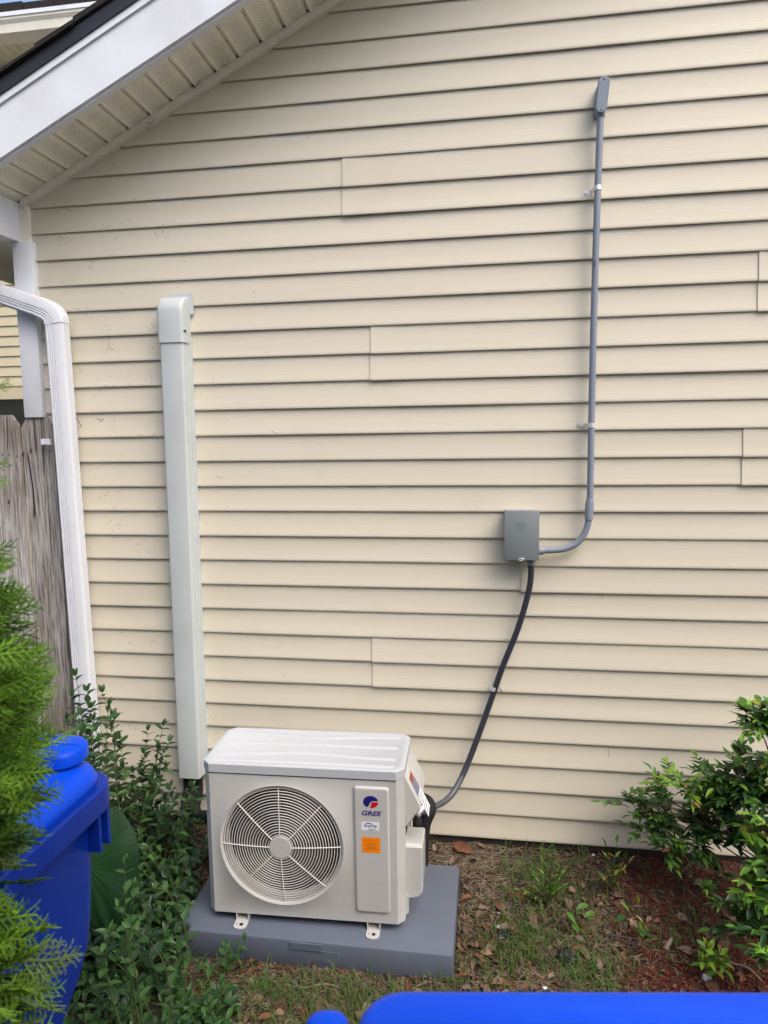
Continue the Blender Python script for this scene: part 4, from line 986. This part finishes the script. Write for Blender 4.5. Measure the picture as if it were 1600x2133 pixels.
# privet by the downspout
p = Plant('privet_shrub', G(-1.55, 2.42), 'tall leafy green shoots in front of the foot of the white downspout', 'shrub', 'green shrubs left of the unit', 11)
for u, v, Y in ((158, 1408, 2.40), (150, 1450, 2.35), (140, 1500, 2.25), (214, 1442, 2.42), (190, 1475, 2.35), (236, 1492, 2.42), (226, 1470, 2.3), (250, 1540, 2.38), (175, 1520, 2.2), (205, 1545, 2.2), (255, 1600, 2.3), (160, 1560, 2.15), (235, 1585, 2.15), (195, 1500, 2.44), (130, 1580, 2.1), (182, 1440, 2.38), (170, 1490, 2.3)):
    tip = at(u, v, Y); bx_ = tip.x+p.r.uniform(-.02, .10); by_ = Y-.02+p.r.uniform(-.08, .03)
    p.shoot(G(bx_, by_), tip, 'privet', (5, 4, 1), n=int(5+tip.z*13), size=.058, bend=.06, start=.3)
p.done(260)
p = Plant('privet_shrub', G(-1.3, 2.40), 'leafy green shoots leaning up the siding beside the foot of the pipe cover', 'shrub', 'green shrubs left of the unit', 12)
for u, v, Y in ((308, 1522, 2.50), (340, 1512, 2.52), (352, 1545, 2.52), (300, 1570, 2.46), (330, 1560, 2.48), (290, 1600, 2.42), (345, 1600, 2.46), (275, 1640, 2.4), (318, 1620, 2.36), (355, 1640, 2.42), (305, 1660, 2.3), (365, 1665, 2.42), (400, 1640, 2.46), (335, 1690, 2.3), (270, 1690, 2.3), (388, 1670, 2.4), (402, 1690, 2.36), (412, 1660, 2.44), (375, 1720, 2.3), (415, 1720, 2.36)):
    tip = at(u, v, Y); p.shoot(G(tip.x-p.r.uniform(-.02, .12), Y-p.r.uniform(0, .1)), tip, 'privet', (6, 3, 1), n=int(5+tip.z*13), size=.052, bend=.06, start=.3)
p.done(240)
def inpad(x, y, m_=.01): return PX0-m_ < x < PX1+m_ and PY0-m_ < y < PY1+m_
# dark growth in the shade behind
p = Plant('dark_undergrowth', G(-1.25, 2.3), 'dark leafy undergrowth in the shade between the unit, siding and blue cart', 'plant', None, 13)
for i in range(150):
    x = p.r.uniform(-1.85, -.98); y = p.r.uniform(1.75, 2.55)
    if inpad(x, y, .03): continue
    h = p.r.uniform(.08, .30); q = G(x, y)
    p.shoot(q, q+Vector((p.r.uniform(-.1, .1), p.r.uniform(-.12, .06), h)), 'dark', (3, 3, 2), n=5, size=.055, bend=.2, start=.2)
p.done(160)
p = Plant('creeping_shrub', G(-1.2, 2.0), 'low sprawling shrub with mid green leaves between the blue cart and the grey pad', 'shrub', 'green shrubs left of the unit', 14)
for i in range(80):
    x = p.r.uniform(-1.45, -1.04); y = p.r.uniform(1.78, 2.3)
    h = p.r.uniform(.12, .30)*(1.1 if x < -1.2 else .75); q = G(x, y)
    tip = q+Vector((p.r.uniform(-.08, .10), p.r.uniform(-.16, .02), h))
    if inpad(tip.x, tip.y) and p.r.random() < .6: continue
    p.shoot(q, tip, 'privet', (3, 5, 3), n=6, size=.046, bend=.2, start=.25)
p.done(280)
p = Plant('creeping_shrub', G(-1.05, 1.7), 'low bright leafed shrub in front of the left corner of the grey pad', 'shrub', 'green shrubs left of the unit', 15)
for i in range(95):
    u = p.r.uniform(120, 470); v = p.r.uniform(1960, 2200)
    if u > 380 and v < 2010: continue
    q = atz(u, v, 0); q = G(q.x, q.y); h = p.r.uniform(.05, .20)*(1 if u < 380 else .6)
    tip = q+Vector((p.r.uniform(-.08, .08), p.r.uniform(-.10, .02), h))
    p.shoot(q, tip, 'privet', (3, 5, 4), n=5, size=.042, bend=.2, start=.25)
p.done(280)

p = Plant('creeping_shrub', G(-1.2, 1.5), 'few leafy shoots growing in front of the big heart shaped leaf', 'shrub', 'green shrubs left of the unit', 16)
for u, v, Y in ((262, 1800, 1.56), (280, 1850, 1.56), (250, 1890, 1.5), (272, 1930, 1.5), (230, 1940, 1.46), (300, 1820, 1.6)):
    tip = at(u, v, Y); p.shoot(G(tip.x+p.r.uniform(.0, .08), Y+p.r.uniform(-.03, .05)), tip, 'privet', (3, 5, 3), n=6, size=.045, bend=.35, start=.35)
p.done(150)
# elephant ear
ep = thing('elephant_ear_plant', GP(235, 1990), 'single big dark green heart shaped leaf with pale veins behind the blue cart', 'plant')
YE = 1.62; tipE = at(226, 1945, YE-.05); topE = at(192, 1693, YE+.06)
ax = (tipE-topE); LE = ax.length; ax.normalize(); sx_ = Vector((.93, .30, .05)); sx_ = (sx_-ax*sx_.dot(ax)).normalized(); ne = sx_.cross(ax)
if ne.y > 0: ne = -ne
def epos(s_, t_):
    """s_ across -1..1, t_ along 0..1 (0 at the two lobes, 1 at the tip)"""
    wv = .34*LE*(math.sin(math.pi*min(1, t_*.80+.16))**.75) if t_ < 1 else 0.004
    if t_ > .97: wv *= (1-t_)/.03*.8+.2
    y = t_*LE-(0.0 if t_ > .25 else .0)
    if abs(s_) < .5 and t_ < .2: y += (.2-t_)*LE*.55*(1-abs(s_)/.5)
    hx_, hy_ = s_+.35, (t_-.40)*1.6; an_ = math.atan2(hy_, hx_); cup = .0035*math.cos(9*an_)*min(1, math.hypot(hx_, hy_))-.035*LE*s_*s_+.004*math.cos(s_*6+t_*9)*abs(s_)-.05*(t_-.5)**2
    return topE+ax*y+sx_*(s_*wv)+ne*cup
b = MB(); ns, nt_ = 20, 26; b.add([epos(-1+2*i/ns, j/nt_) for j in range(nt_+1) for i in range(ns+1)], [(j*(ns+1)+i, j*(ns+1)+i+1, (j+1)*(ns+1)+i+1, (j+1)*(ns+1)+i) for j in range(nt_) for i in range(ns)])
lf = b.build('leaf', M['ear'], ep, smooth=70)
b = MB(); OV = (-.35, .40)
for s1_, t1_ in ((.9, .20), (.93, .36), (.93, .52), (.92, .66), (.85, .80), (.05, .97), (.5, .90), (.35, .08), (-.9, .3), (-.9, .6), (-.8, .8)):
    b.tube([epos(OV[0]+(s1_-OV[0])*q, OV[1]+(t1_-OV[1])*q+.05*math.sin(math.pi*q)*(1 if t1_ > .4 else -.3))+ne*.0010 for q in [j/10 for j in range(11)]], [.0017*(1-.75*j/10) for j in range(11)], 4)
b.build('vein', M['vein'], lf, smooth=True)
b = MB(); b.tube(bez(G(ep.location.x-.05, ep.location.y+.1), epos(0, .3)+Vector((-.05, .12, -.1)), epos(0, .22)-ne*.004, 10), [.009-.0004*i for i in range(11)], 8); b.build('stalk', M['stem'], ep, smooth=True)

# ------------------------------------------------------------------ shrubs on the right
nb = Vector((1.16, 2.36, 0)); nb.z = gz(nb.x, nb.y)
p = Plant('nandina_shrub', nb, 'big nandina bush with lime and dark leaves, cut off by the right picture edge', 'shrub', 'shrubs along the right side', 21, M['bark'])
def cl(u, v, Y, rad, n, w, size=.058, L_=.11, key='nand', nl=4, flat=.6):
    c_ = at(u, v, Y); p.cluster(nb+Vector((p.r.uniform(-.06, .06), p.r.uniform(-.06, .06), 0)), c_, rad, n, key, w, size, L_, flat, nl=nl)
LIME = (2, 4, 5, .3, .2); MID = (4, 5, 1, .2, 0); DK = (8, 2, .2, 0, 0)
cl(1580, 1508, 2.32, .045, 20, (4, 5, 3, 0, 0), .048, .055, 'broad')
cl(1625, 1485, 2.32, .06, 18, MID, .048, .06, 'broad')
cl(1405, 1635, 2.40, .035, 9, LIME, .046, .085); cl(1445, 1645, 2.42, .04, 10, LIME, .046, .08); cl(1385, 1660, 2.42, .03, 5, MID, .044, .07)
cl(1500, 1620, 2.42, .05, 12, (4, 5, 2, 0, 0), .048, .08); cl(1550, 1600, 2.40, .055, 12, (4, 5, 1.5, 0, 0), .048, .07); cl(1600, 1600, 2.36, .06, 14, MID, .048, .07, 'broad')
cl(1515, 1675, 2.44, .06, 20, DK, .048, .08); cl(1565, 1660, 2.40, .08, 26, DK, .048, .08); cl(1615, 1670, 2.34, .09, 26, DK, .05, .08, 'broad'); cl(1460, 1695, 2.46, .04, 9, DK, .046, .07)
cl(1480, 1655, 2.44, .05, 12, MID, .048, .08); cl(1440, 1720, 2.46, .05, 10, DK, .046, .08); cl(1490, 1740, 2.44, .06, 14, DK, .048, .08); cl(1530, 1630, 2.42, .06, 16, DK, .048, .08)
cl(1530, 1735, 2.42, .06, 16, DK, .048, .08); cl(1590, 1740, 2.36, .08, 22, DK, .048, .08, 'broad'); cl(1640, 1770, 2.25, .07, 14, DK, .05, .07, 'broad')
cl(1595, 1725, 2.22, .04, 7, (2, 5, 3, 1, .6), .055, .06, 'broad'); cl(1600, 1790, 2.18, .04, 8, (2, 5, 3, .6, .3), .055, .06, 'broad')
p.done(300)
p = Plant('nandina_shrub', GP(1400, 1795), 'small feathery nandina with fine green leaves against the bottom of the siding', 'shrub', 'shrubs along the right side', 22, M['bark']); nb = p.o
for u, v, Y, n in ((1330, 1680, 2.5, 6), (1360, 1700, 2.48, 8), (1400, 1700, 2.5, 9), (1440, 1715, 2.5, 7), (1310, 1665, 2.52, 3), (1420, 1755, 2.46, 7), (1375, 1765, 2.44, 6), (1460, 1760, 2.44, 6), (1385, 1730, 2.46, 8), (1345, 1735, 2.46, 6)):
    cl(u, v, Y, .04, n, (5, 5, .8, .2, .2), .040, .09, nl=5)
p.done(200)
p = Plant('nandina_shrub', G(1.02, 2.14), 'low nandina with lime tipped leaves on the red mulch near the right edge', 'shrub', 'shrubs along the right side', 23, M['bark']); nb = p.o
cl(1560, 1865, 2.12, .035, 8, (3, 5, 4, .2, 0), .048, .055, 'broad', flat=.8); cl(1595, 1880, 2.1, .05, 9, (4, 5, 3, 0, 0), .048, .06, 'broad'); cl(1525, 1885, 2.14, .03, 5, MID, .044, .055); cl(1462, 1850, 2.28, .025, 3, (4, 5, .5, 0, 0), .042, .06)
cl(1550, 1930, 2.1, .04, 8, DK, .046, .06, 'broad'); cl(1600, 1945, 2.05, .06, 12, DK, .046, .06, 'broad'); cl(1605, 2000, 1.98, .04, 7, (4, 4, 2, 0, 0), .042, .05, 'broad'); cl(1625, 1830, 2.15, .06, 8, DK, .048, .065, 'broad')
cl(1490, 1820, 2.35, .03, 4, (6, 3, 0, 0, 0), .042, .06)
p.done(220)
p = Plant('lime_sprout', GP(1486, 2040), 'small lime green sprout with broad leaves standing on the red mulch', 'plant', None, 24)
for u, v in ((1480, 1975), (1462, 2000), (1500, 1985), (1512, 2003), (1470, 1970), (1492, 2012)):
    p.shoot(p.o, at(u, v, p.o.y-.02), 'broad', (0, 3, 6, .6, 0), n=3, size=.046, bend=.1, start=.5, r0=.002)
p.done()
p = Plant('weed_sprig', GP(1140, 1890), 'feathery green weed growing from the grass between pad and mulch', 'plant', None, 25)
for u, v in ((1105, 1800), (1130, 1790), (1160, 1810), (1180, 1800), (1150, 1830), (1110, 1840), (1085, 1850), (1185, 1835)):
    c_ = at(u, v+8, p.o.y-.03); p.compound(p.o+Vector((0, 0, .01)), c_-p.o, (c_-p.o).length, 'nand', (3, 6, 2, 0, 0), .034, 6, droop=.05)
p.done()
p = Plant('yellowing_sprig', GP(1275, 1870), 'thin yellowing sprig with bronze tipped leaves at the edge of the mulch', 'plant', None, 26)
for u, v in ((1262, 1765), (1285, 1755), (1300, 1790), (1248, 1820), (1290, 1830), (1310, 1800)):
    c_ = at(u, v, p.o.y-.02); p.compound(p.o+Vector((0, 0, .01)), c_-p.o, (c_-p.o).length, 'nand', (1, 3, 1, 3, 2), .044, 3, droop=.05)
p.done()
p = Plant('wilted_sprig', GP(1350, 1985), 'wilted leafless looking sprig with a few drooping dark leaves over the mulch', 'plant', None, 27, M['gtwig'])
for u, v, w_ in ((1330, 1870, (1, 1, 0, 3, 3)), (1352, 1900, (4, 1, 0, 1, 1)), (1340, 1930, (4, 1, 0, 1, 0)), (1310, 1890, (2, 1, 0, 2, 2))):
    c_ = at(u, v, p.o.y-.02); p.compound(p.o, c_-p.o, (c_-p.o).length, 'nand', w_, .05, 2, droop=.1)
p.done()
p = Plant('green_seedling', GP(1200, 1935), 'low seedling with flat round green leaves among dead leaves', 'plant', None, 28)
for u, v in ((1225, 1885), (1195, 1925), (1240, 1900), (1180, 1900)):
    c_ = at(u, v, p.o.y); p.leaf('broad', 1, c_, Vector((p.r.uniform(-1, 1), -.5, .1)), Vector((0, -.3, 1)), .05)
    p.st.tube([p.o, (p.o+c_)/2+Vector((0, 0, .01)), c_], .001, 4)
p.done()
p = Plant('broad_leaf_weed', GP(1325, 1945), 'low weed with rounded dark green leaves over the red mulch', 'plant', None, 29)
for u, v in ((1345, 1935), (1320, 1925), (1300, 1905), (1352, 1950)):
    c_ = at(u, v, p.o.y); p.leaf('broad', 0, c_, Vector((p.r.uniform(-1, 1), -.6, .05)), Vector((0, -.3, 1)), .05); p.st.tube([p.o, (p.o+c_)/2+Vector((0, 0, .01)), c_], .001, 4)
p.done()

# ------------------------------------------------------------------ arborvitae in the left foreground
def spray_mesh(seed, L_, matl):
    r = random.Random(seed); b = MB()
    def seg(p, q, r0, r1): b.tube([p, q], [r0, r1], 3, cap=False)
    def tw(p, d, L0, r0, lvl, side):
        n_ = max(3, int(L0/.0075)); prev = p; dd_ = d.normalized()
        for i in range(n_):
            dd_ = (dd_+Vector((r.uniform(-.08, .08), .03, r.uniform(-.06, .06)))).normalized()
            nx_ = prev+dd_*(L0/n_); ra = r0*(1-.6*i/n_); seg(prev, nx_, ra, r0*(1-.6*(i+1)/n_)); prev = nx_
            if lvl < 2 and i > 0:
                sg = 1 if (i+side) % 2 else -1
                s_ = dd_.cross(Vector((0, 0, 1))).normalized()*sg; t = i/n_
                ll = L0*(.50 if lvl == 0 else .42)*(1-t*.75)*r.uniform(.7, 1.1)
                if ll > .005: tw(prev, dd_*.8+s_*.75+Vector((0, 0, r.uniform(-.12, .18))), ll, ra*.85, lvl+1, i)
    tw(Vector((0, 0, 0)), Vector((0, 1, 0)), L_, .0042, 0, 0)
    me = bpy.data.meshes.new('spray'); me.from_pydata(b.v, [], b.f); me.materials.append(matl); me.shade_smooth(); return me
SP = [[spray_mesh(40+i*7+j, .125, m_) for j in range(3)] for i, m_ in enumerate(M['thuja'])]
TX, TY = -1.0, .74
tr = thing('arborvitae', (TX, TY, 0), 'bright green arborvitae in the left foreground, its flat sprays hanging over the blue cart', 'tree')
b = MB(); b.tube([(TX, TY, -.05), (TX, TY, .7), (TX+.01, TY, 1.45)], [.03, .022, .006], 8); b.build('trunk', M['bark'], tr, smooth=True)
EDGE = [(1080, -30), (1135, 25), (1180, 45), (1250, 45), (1300, 75), (1345, 105), (1385, 100), (1420, 130), (1450, 110), (1490, 85), (1530, 125), (1570, 118), (1610, 140), (1640, 105), (1690, 88), (1730, 70), (1780, 62), (1830, 85), (1870, 60), (1900, 30), (1940, 110), (1980, 150), (2030, 140), (2080, 115), (2133, 100), (2200, 100), (2300, 90)]
prof_ = [(at(u, v, TY).z, at(u, v, TY).x-TX) for v, u in EDGE]
def trad(z):
    if z >= prof_[0][0]: return prof_[0][1]*.6
    for i in range(len(prof_)-1):
        if prof_[i][0] >= z >= prof_[i+1][0]:
            f = (prof_[i][0]-z)/(prof_[i][0]-prof_[i+1][0]+1e-9); return prof_[i][1]*(1-f)+prof_[i+1][1]*f
    return prof_[-1][1]
rt_ = random.Random(17); limbs = MB(); far_ = []
def pix(p):
    q = Vector(p)-CAM; return 800+F*q.dot(RT)/q.dot(FW), 1066.5-F*q.dot(UP)/q.dot(FW)
def edge_u(v):
    for i in range(len(EDGE)-1):
        if EDGE[i][0] <= v <= EDGE[i+1][0]:
            f = (v-EDGE[i][0])/(EDGE[i+1][0]-EDGE[i][0]); return EDGE[i][1]*(1-f)+EDGE[i+1][1]*f
    return -60 if v < EDGE[0][0] else 100
tries = 0
while len(far_) < 820 and tries < 60000:
    tries += 1
    z = rt_.uniform(.55, 1.56); a_ = rt_.gauss(-.45, .75); rr_ = trad(z)
    if rr_ < .05: continue
    rf = rt_.uniform(.62, 1.12)
    out = Vector((math.cos(a_), math.sin(a_), 0)); tip = Vector((TX, TY, z))+out*rr_*rf
    if tip.y < .36: continue
    u, v = pix(tip)
    if u > edge_u(v)+8 or u < -160: continue
    if tip.x > -.80 and tip.y > .80 and z < 1.15: continue
    d = (out+Vector((rt_.uniform(-.35, .35), rt_.uniform(-.35, .35), rt_.uniform(.0, .6)))).normalized()
    L0 = .105*rt_.uniform(.6, 1.1); base_ = tip-d*L0*.9
    mi = rt_.choices((0, 1, 2), ((6, 2, 1) if rf < .85 else (2, 6, .6)) if z > 1.05 else ((4, 1, 2) if rf < .85 else (1, 3, 4)))[0]  # lit tips and dark interior put into the colour: outer sprays brighter
    nrm_ = Vector((-out.y, out.x, 0))*rt_.uniform(.3, 1)*(1 if rt_.random() < .5 else -1)+Vector((0, 0, rt_.uniform(.2, 1)))
    far_.append((camdist(tip), mi, rt_.randrange(3), orient(base_, d, nrm_, L0/.125), base_))
far_.sort(key=lambda q: q[0])
mt = Matrix.Translation(-tr.location)
for i, (_, mi, v, mx, base_) in enumerate(far_):
    if i % 5 == 0: limbs.tube(bez((TX, TY, max(.1, base_.z-.12)), Vector((TX, TY, base_.z))*.5+base_*.5, base_, 4), [.006, .005, .004, .003, .002], 4)
limbs.build('limb', M['bark'], tr, smooth=True)
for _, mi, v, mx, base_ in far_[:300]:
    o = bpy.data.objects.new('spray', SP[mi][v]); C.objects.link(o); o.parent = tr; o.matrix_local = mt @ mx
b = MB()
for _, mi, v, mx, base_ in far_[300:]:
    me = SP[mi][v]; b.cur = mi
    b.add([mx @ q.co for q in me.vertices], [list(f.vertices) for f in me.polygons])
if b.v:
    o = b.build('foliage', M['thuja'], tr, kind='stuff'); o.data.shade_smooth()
# bare sprig reaching in above the crown
for u, v in ((4, 985), (2, 1022), (6, 820)):
    q = at(u, v, .80); o = bpy.data.objects.new('spray', SP[1][0]); C.objects.link(o); o.parent = tr; o.matrix_local = mt @ orient(q-Vector((.055, 0, 0)), Vector((1, 0, .15)), Vector((0, -1, .3)), .5)

# ------------------------------------------------------------------ ground cover
rg = random.Random(99)
def okg(x, y, m_=.004): return not inpad(x, y, m_) and y < YW+.02
def blob(lst, u, v):
    return max([math.exp(-(((u-a_)/s1)**2+((v-c_)/s2)**2))*k_ for a_, c_, s1, s2, k_ in lst]+[0])
def samp():
    while True:
        u = rg.uniform(380, 1750); v = rg.uniform(1730, 2230); q = atz(u, v, 0)
        if okg(q.x, q.y): return u, v, q
# grass
GB = [(1130, 1850, 70, 45, 1), (1085, 1960, 75, 60, 1.2), (1235, 2030, 60, 50, 1), (1170, 1900, 110, 60, .5), (760, 2080, 110, 45, .8), (600, 2060, 110, 40, .9), (1180, 1990, 60, 60, .5), (1420, 1950, 60, 50, .35), (460, 2080, 60, 60, .5), (930, 2060, 40, 40, .5), (1060, 2010, 200, 60, .25), (800, 2130, 300, 60, .5), (1070, 1745, 40, 14, .25)]
b = MB(); cnt = 0
while cnt < 4600:
    u, v, q = samp()
    if rg.random() > blob(GB, u, v): continue
    cnt += 1; b.cur = 0 if rg.random() < .65 else 1
    h = rg.uniform(.02, .065)*(1.25 if v < 1900 else 1); a_ = rg.uniform(0, 6.28); ln = h*rg.uniform(.3, 1.2); w_ = rg.uniform(.0008, .0016)
    x, y = q.x+rg.gauss(0, .008), q.y+rg.gauss(0, .008)
    if not okg(x, y): continue
    z = gz(x, y)-.003; dx, dy = math.cos(a_), math.sin(a_); px, py = -dy*w_, dx*w_
    m1 = (x+dx*ln*.35, y+dy*ln*.35, z+h*.65); m2 = (x+dx*ln, y+dy*ln, z+h*rg.uniform(.6, 1))
    b.add([(x-px, y-py, z), (x+px, y+py, z), (m1[0]+px, m1[1]+py, m1[2]), (m1[0]-px, m1[1]-py, m1[2]), m2], [(0, 1, 2, 3), (3, 2, 4)])
o = b.build('grass', M['grass']); tag(o, 'thin green grass tufts on the bare ground beside and before the grey pad', 'grass'); o['kind'] = 'stuff'
# straw
SB = [(960, 1800, 90, 45, 1.3), (1000, 1770, 120, 20, 1), (1040, 1860, 120, 70, .6), (980, 1900, 60, 90, .5), (1200, 1960, 160, 80, .35), (700, 2070, 300, 60, .4), (1150, 2040, 150, 60, .4), (1150, 1760, 200, 20, .3)]
b = MB(); cnt = 0
while cnt < 4200:
    u, v, q = samp()
    if rg.random() > blob(SB, u, v)+.04: continue
    cnt += 1; b.cur = 0 if rg.random() < .5 else 1
    a_ = rg.gauss(.35, .7) if v < 1850 else rg.uniform(0, 6.28); L0 = rg.choice((.02, .035, .05, .09 if v < 1880 else .05)); r0 = rg.uniform(.0005, .0012)
    x, y = q.x, q.y; dx, dy = math.cos(a_)*L0/2, math.sin(a_)*L0/2; z = gz(x, y)+rg.uniform(.001, .010)
    pts = [(x-dx, y-dy, gz(x-dx, y-dy)+rg.uniform(.001, .010)), (x+rg.uniform(-.004, .004), y+rg.uniform(-.004, .004), z+.003), (x+dx, y+dy, gz(x+dx, y+dy)+rg.uniform(.001, .012))]
    if any(inpad(q_[0], q_[1], .002) or q_[1] > YW+.02 for q_ in pts): continue
    b.tube(pts, [r0, r0, r0*.6], 3, cap=False)
o = b.build('straw', M['straw']); tag(o, 'pale dry straw and pine needles strewn right of the pad below the siding', 'straw'); o['kind'] = 'stuff'
# red mulch chips
b = MB(); cnt = 0
while cnt < 9000:
    u = rg.uniform(1200, 1800); v = rg.uniform(1755, 2230); q = atz(u, v, 0)
    e = (u-1275-.0*(v-1800))/70+nz(u*.01, v*.01, 4)*.9
    if q.y > YW+.01 or rg.random() > sstep(-.4, 1, e): continue
    cnt += 1; x, y = q.x, q.y; L0 = rg.choice((.008, .013, .02, .03)); w_ = rg.uniform(.0018, .005); hgt = w_*rg.uniform(.3, .7); z = gz(x, y)+rg.uniform(.0, .016)
    a_ = rg.uniform(0, 6.28); t_ = rg.uniform(-.35, .35); d = Vector((math.cos(a_)*math.cos(t_), math.sin(a_)*math.cos(t_), math.sin(t_)))*L0/2
    s_ = Vector((-math.sin(a_), math.cos(a_), rg.uniform(-.3, .3)))*w_/2; n_ = Vector((0, 0, hgt)); c_ = Vector((x, y, z))
    b.cur = rg.choices((0, 1, 2), (6, 5, .5))[0]
    b.add([c_-d-s_*.5, c_-d*.8+s_, c_+d+s_*.4, c_+d*.8-s_, c_-d*.9+n_, c_+d*.9+n_], [(0, 1, 2, 3), (0, 4, 5, 3), (1, 2, 5, 4), (0, 1, 4), (2, 3, 5)])
o = b.build('mulch', M['mulch']); tag(o, 'shredded red wood mulch spread under the shrubs on the right', 'mulch'); o['kind'] = 'stuff'
# small leaf litter everywhere, then the leaves big enough to pick up one by one
DL = []
for m_ in M['dry']:
    for k2 in range(3):
        vs = []; fs = []; st = 5; rq = random.Random(k2*5+1)
        wd = (.26, .34, .22)[k2]
        for i in range(st+1):
            t = i/st; w_ = wd*math.sin(math.pi*min(1, t**.85))**.8 if 0 < t < 1 else .01
            z = .10*math.sin(t*3.1)*(1 if k2 != 1 else -.4)
            vs += [(-w_, t-.5, z+w_*rq.uniform(.1, .9)), (0+rq.uniform(-.02, .02), t-.5, z), (w_*rq.uniform(.8, 1.1), t-.5, z+w_*rq.uniform(.1, .9))]
        for i in range(st): a_ = i*3; fs += [(a_, a_+1, a_+4, a_+3), (a_+1, a_+2, a_+5, a_+4)]
        me = bpy.data.meshes.new('dry_leaf'); me.from_pydata(vs, [], fs); me.materials.append(m_); me.shade_smooth(); DL.append(me)
b = MB(); cnt = 0
while cnt < 8500:
    u, v, q = samp()
    if u > 1300 and rg.random() < .75: continue
    cnt += 1; mi = rg.randrange(4); me = DL[mi*3+rg.randrange(3)]; b.cur = mi; s_ = rg.choice((.006, .009, .013, .018, .024))
    z = gz(q.x, q.y)+rg.uniform(.0, .008); mx = orient(Vector((q.x, q.y, z)), Vector((rg.uniform(-1, 1), rg.uniform(-1, 1), rg.uniform(-.3, .3))), Vector((rg.uniform(-.5, .5), rg.uniform(-.5, .5), 1)), s_)
    b.add([mx @ q_.co for q_ in me.vertices], [list(f.vertices) for f in me.polygons])
o = b.build('leaf_litter', M['dry']); tag(o, 'crumbled brown leaf litter covering the soil around the grey pad', 'leaf litter'); o['kind'] = 'stuff'; o.data.shade_smooth()
zones = [((950, 1250, 1880, 2090), 60, 'curled dead leaf lying among the grass right of the grey pad', 'dead leaves right of the pad'),
         ((480, 950, 2035, 2180), 36, 'dead leaf lying on the ground in front of the grey pad', 'dead leaves before the pad'),
         ((1250, 1600, 1860, 2100), 26, 'dead leaf lying on the red mulch', 'dead leaves on the mulch'),
         ((900, 1250, 1750, 1880), 16, 'dead leaf caught in the straw below the siding', 'dead leaves in the straw')]
for (ua, ub, va, vb), n_, lab, grp in zones:
    i = 0
    while i < n_:
        u, v = rg.uniform(ua, ub), rg.uniform(va, vb); q = atz(u, v, 0)
        if not okg(q.x, q.y, .025) or q.y > YW-.02: continue
        i += 1; me = DL[rg.randrange(len(DL))]
        o = bpy.data.objects.new('dry_leaf', me); C.objects.link(o)
        o.matrix_world = orient(Vector((q.x, q.y, gz(q.x, q.y)+rg.uniform(.009, .016))), Vector((rg.uniform(-1, 1), rg.uniform(-1, 1), rg.uniform(-.2, .2))), Vector((rg.uniform(-.35, .35), rg.uniform(-.6, .1), 1)), rg.uniform(.028, .052))
        cn_ = {'dry leaf tan': 'tan', 'dry leaf brown': 'dark brown', 'dry leaf pink grey': 'pinkish grey', 'dry leaf rust': 'rust coloured'}[me.materials[0].name]
        tag(o, cn_+' '+lab, 'dead leaf', cn_+' '+grp)
q = atz(965, 1790, .0); o = bpy.data.objects.new('dry_leaf', DL[9]); C.objects.link(o); o.matrix_world = orient(Vector((q.x, q.y, gz(q.x, q.y)+.02)), Vector((1, -.35, -.1)), Vector((0, -.8, 1)), .085); tag(o, 'large curled orange brown leaf in the straw behind the pad corner', 'dead leaf')
# twigs
def twig(name, pts, r_, label, Y=None, m_='gtwig', cat='twig'):
    q = []
    for u, v, h in pts: s_ = atz(u, v, 0); q.append(Vector((s_.x, s_.y, gz(s_.x, s_.y)+h)))
    b = MB(); cc = crom(q, 5); b.tube(cc, [r_*(1-.5*i/len(cc)) for i in range(len(cc))], 7); o = b.build(name, M[m_], smooth=True); return tag(o, label, cat)
twig('fallen_twig', [(592, 2040, .012), (630, 2046, .012), (680, 2040, .016), (730, 2052, .012)], .0042, 'knobbly dry twig lying in the grass in front of the grey pad')
twig('fallen_twig', [(855, 2052, .01), (890, 2040, .014), (925, 2047, .01)], .0022, 'thin forked dry twig on the litter by the front right pad corner')
twig('bare_root', [(1515, 2005, .012), (1560, 2020, .016), (1600, 2050, .012), (1640, 2075, .01)], .004, 'pale bare runner snaking over the mulch at the right edge', cat='root')
twig('bare_root', [(1330, 1985, .03), (1338, 1955, .05), (1335, 1945, .055)], .0025, 'short pale stick poking up out of the red mulch', cat='twig')
twig('bark_strip', [(1385, 1985, .016), (1400, 1965, .018)], .009, 'pale pink strip of bark lying across the mulch', m_='gtwig', cat='bark')
# white scraps and black plastic
def crumple(name, u, v, s_, m_, label, cat, sd):
    q = atz(u, v, 0); r = random.Random(sd); bm = bmesh.new(); bmesh.ops.create_icosphere(bm, subdivisions=2, radius=s_)
    for v_ in bm.verts:
        v_.co *= r.uniform(.55, 1.25); v_.co.z *= .5; v_.co.x *= 1.2
        v_.co += Vector((q.x, q.y, gz(q.x, q.y)+s_*.35+.004))
    b = MB(); b.bm(bm); o = b.build(name, M[m_]); return tag(o, label, cat)
crumple('paper_scrap', 1470, 2033, .013, 'paper', 'crumpled white scrap on the mulch below the lime sprout', 'litter', 1)
crumple('paper_scrap', 1037, 1932, .008, 'paper', 'larger white scrap in the grass right of the pad', 'litter', 2)
crumple('paper_scrap', 1040, 1908, .005, 'paper', 'tiny white scrap just above the larger one in the grass', 'litter', 3)
crumple('paper_scrap', 1135, 2046, .007, 'paper', 'white chip among dead leaves just above the near blue cart', 'litter', 4)
crumple('paper_scrap', 1236, 1798, .006, 'paper', 'white pebble like scrap below the siding by the yellowing sprig', 'litter', 5)
crumple('plastic_scrap', 1180, 1988, .030, 'plastic', 'crumpled black plastic scrap half buried among dead leaves', 'litter', 6)
crumple('plastic_scrap', 1050, 1950, .022, 'plastic', 'black plastic scrap beside the grass tuft right of the pad', 'litter', 7)
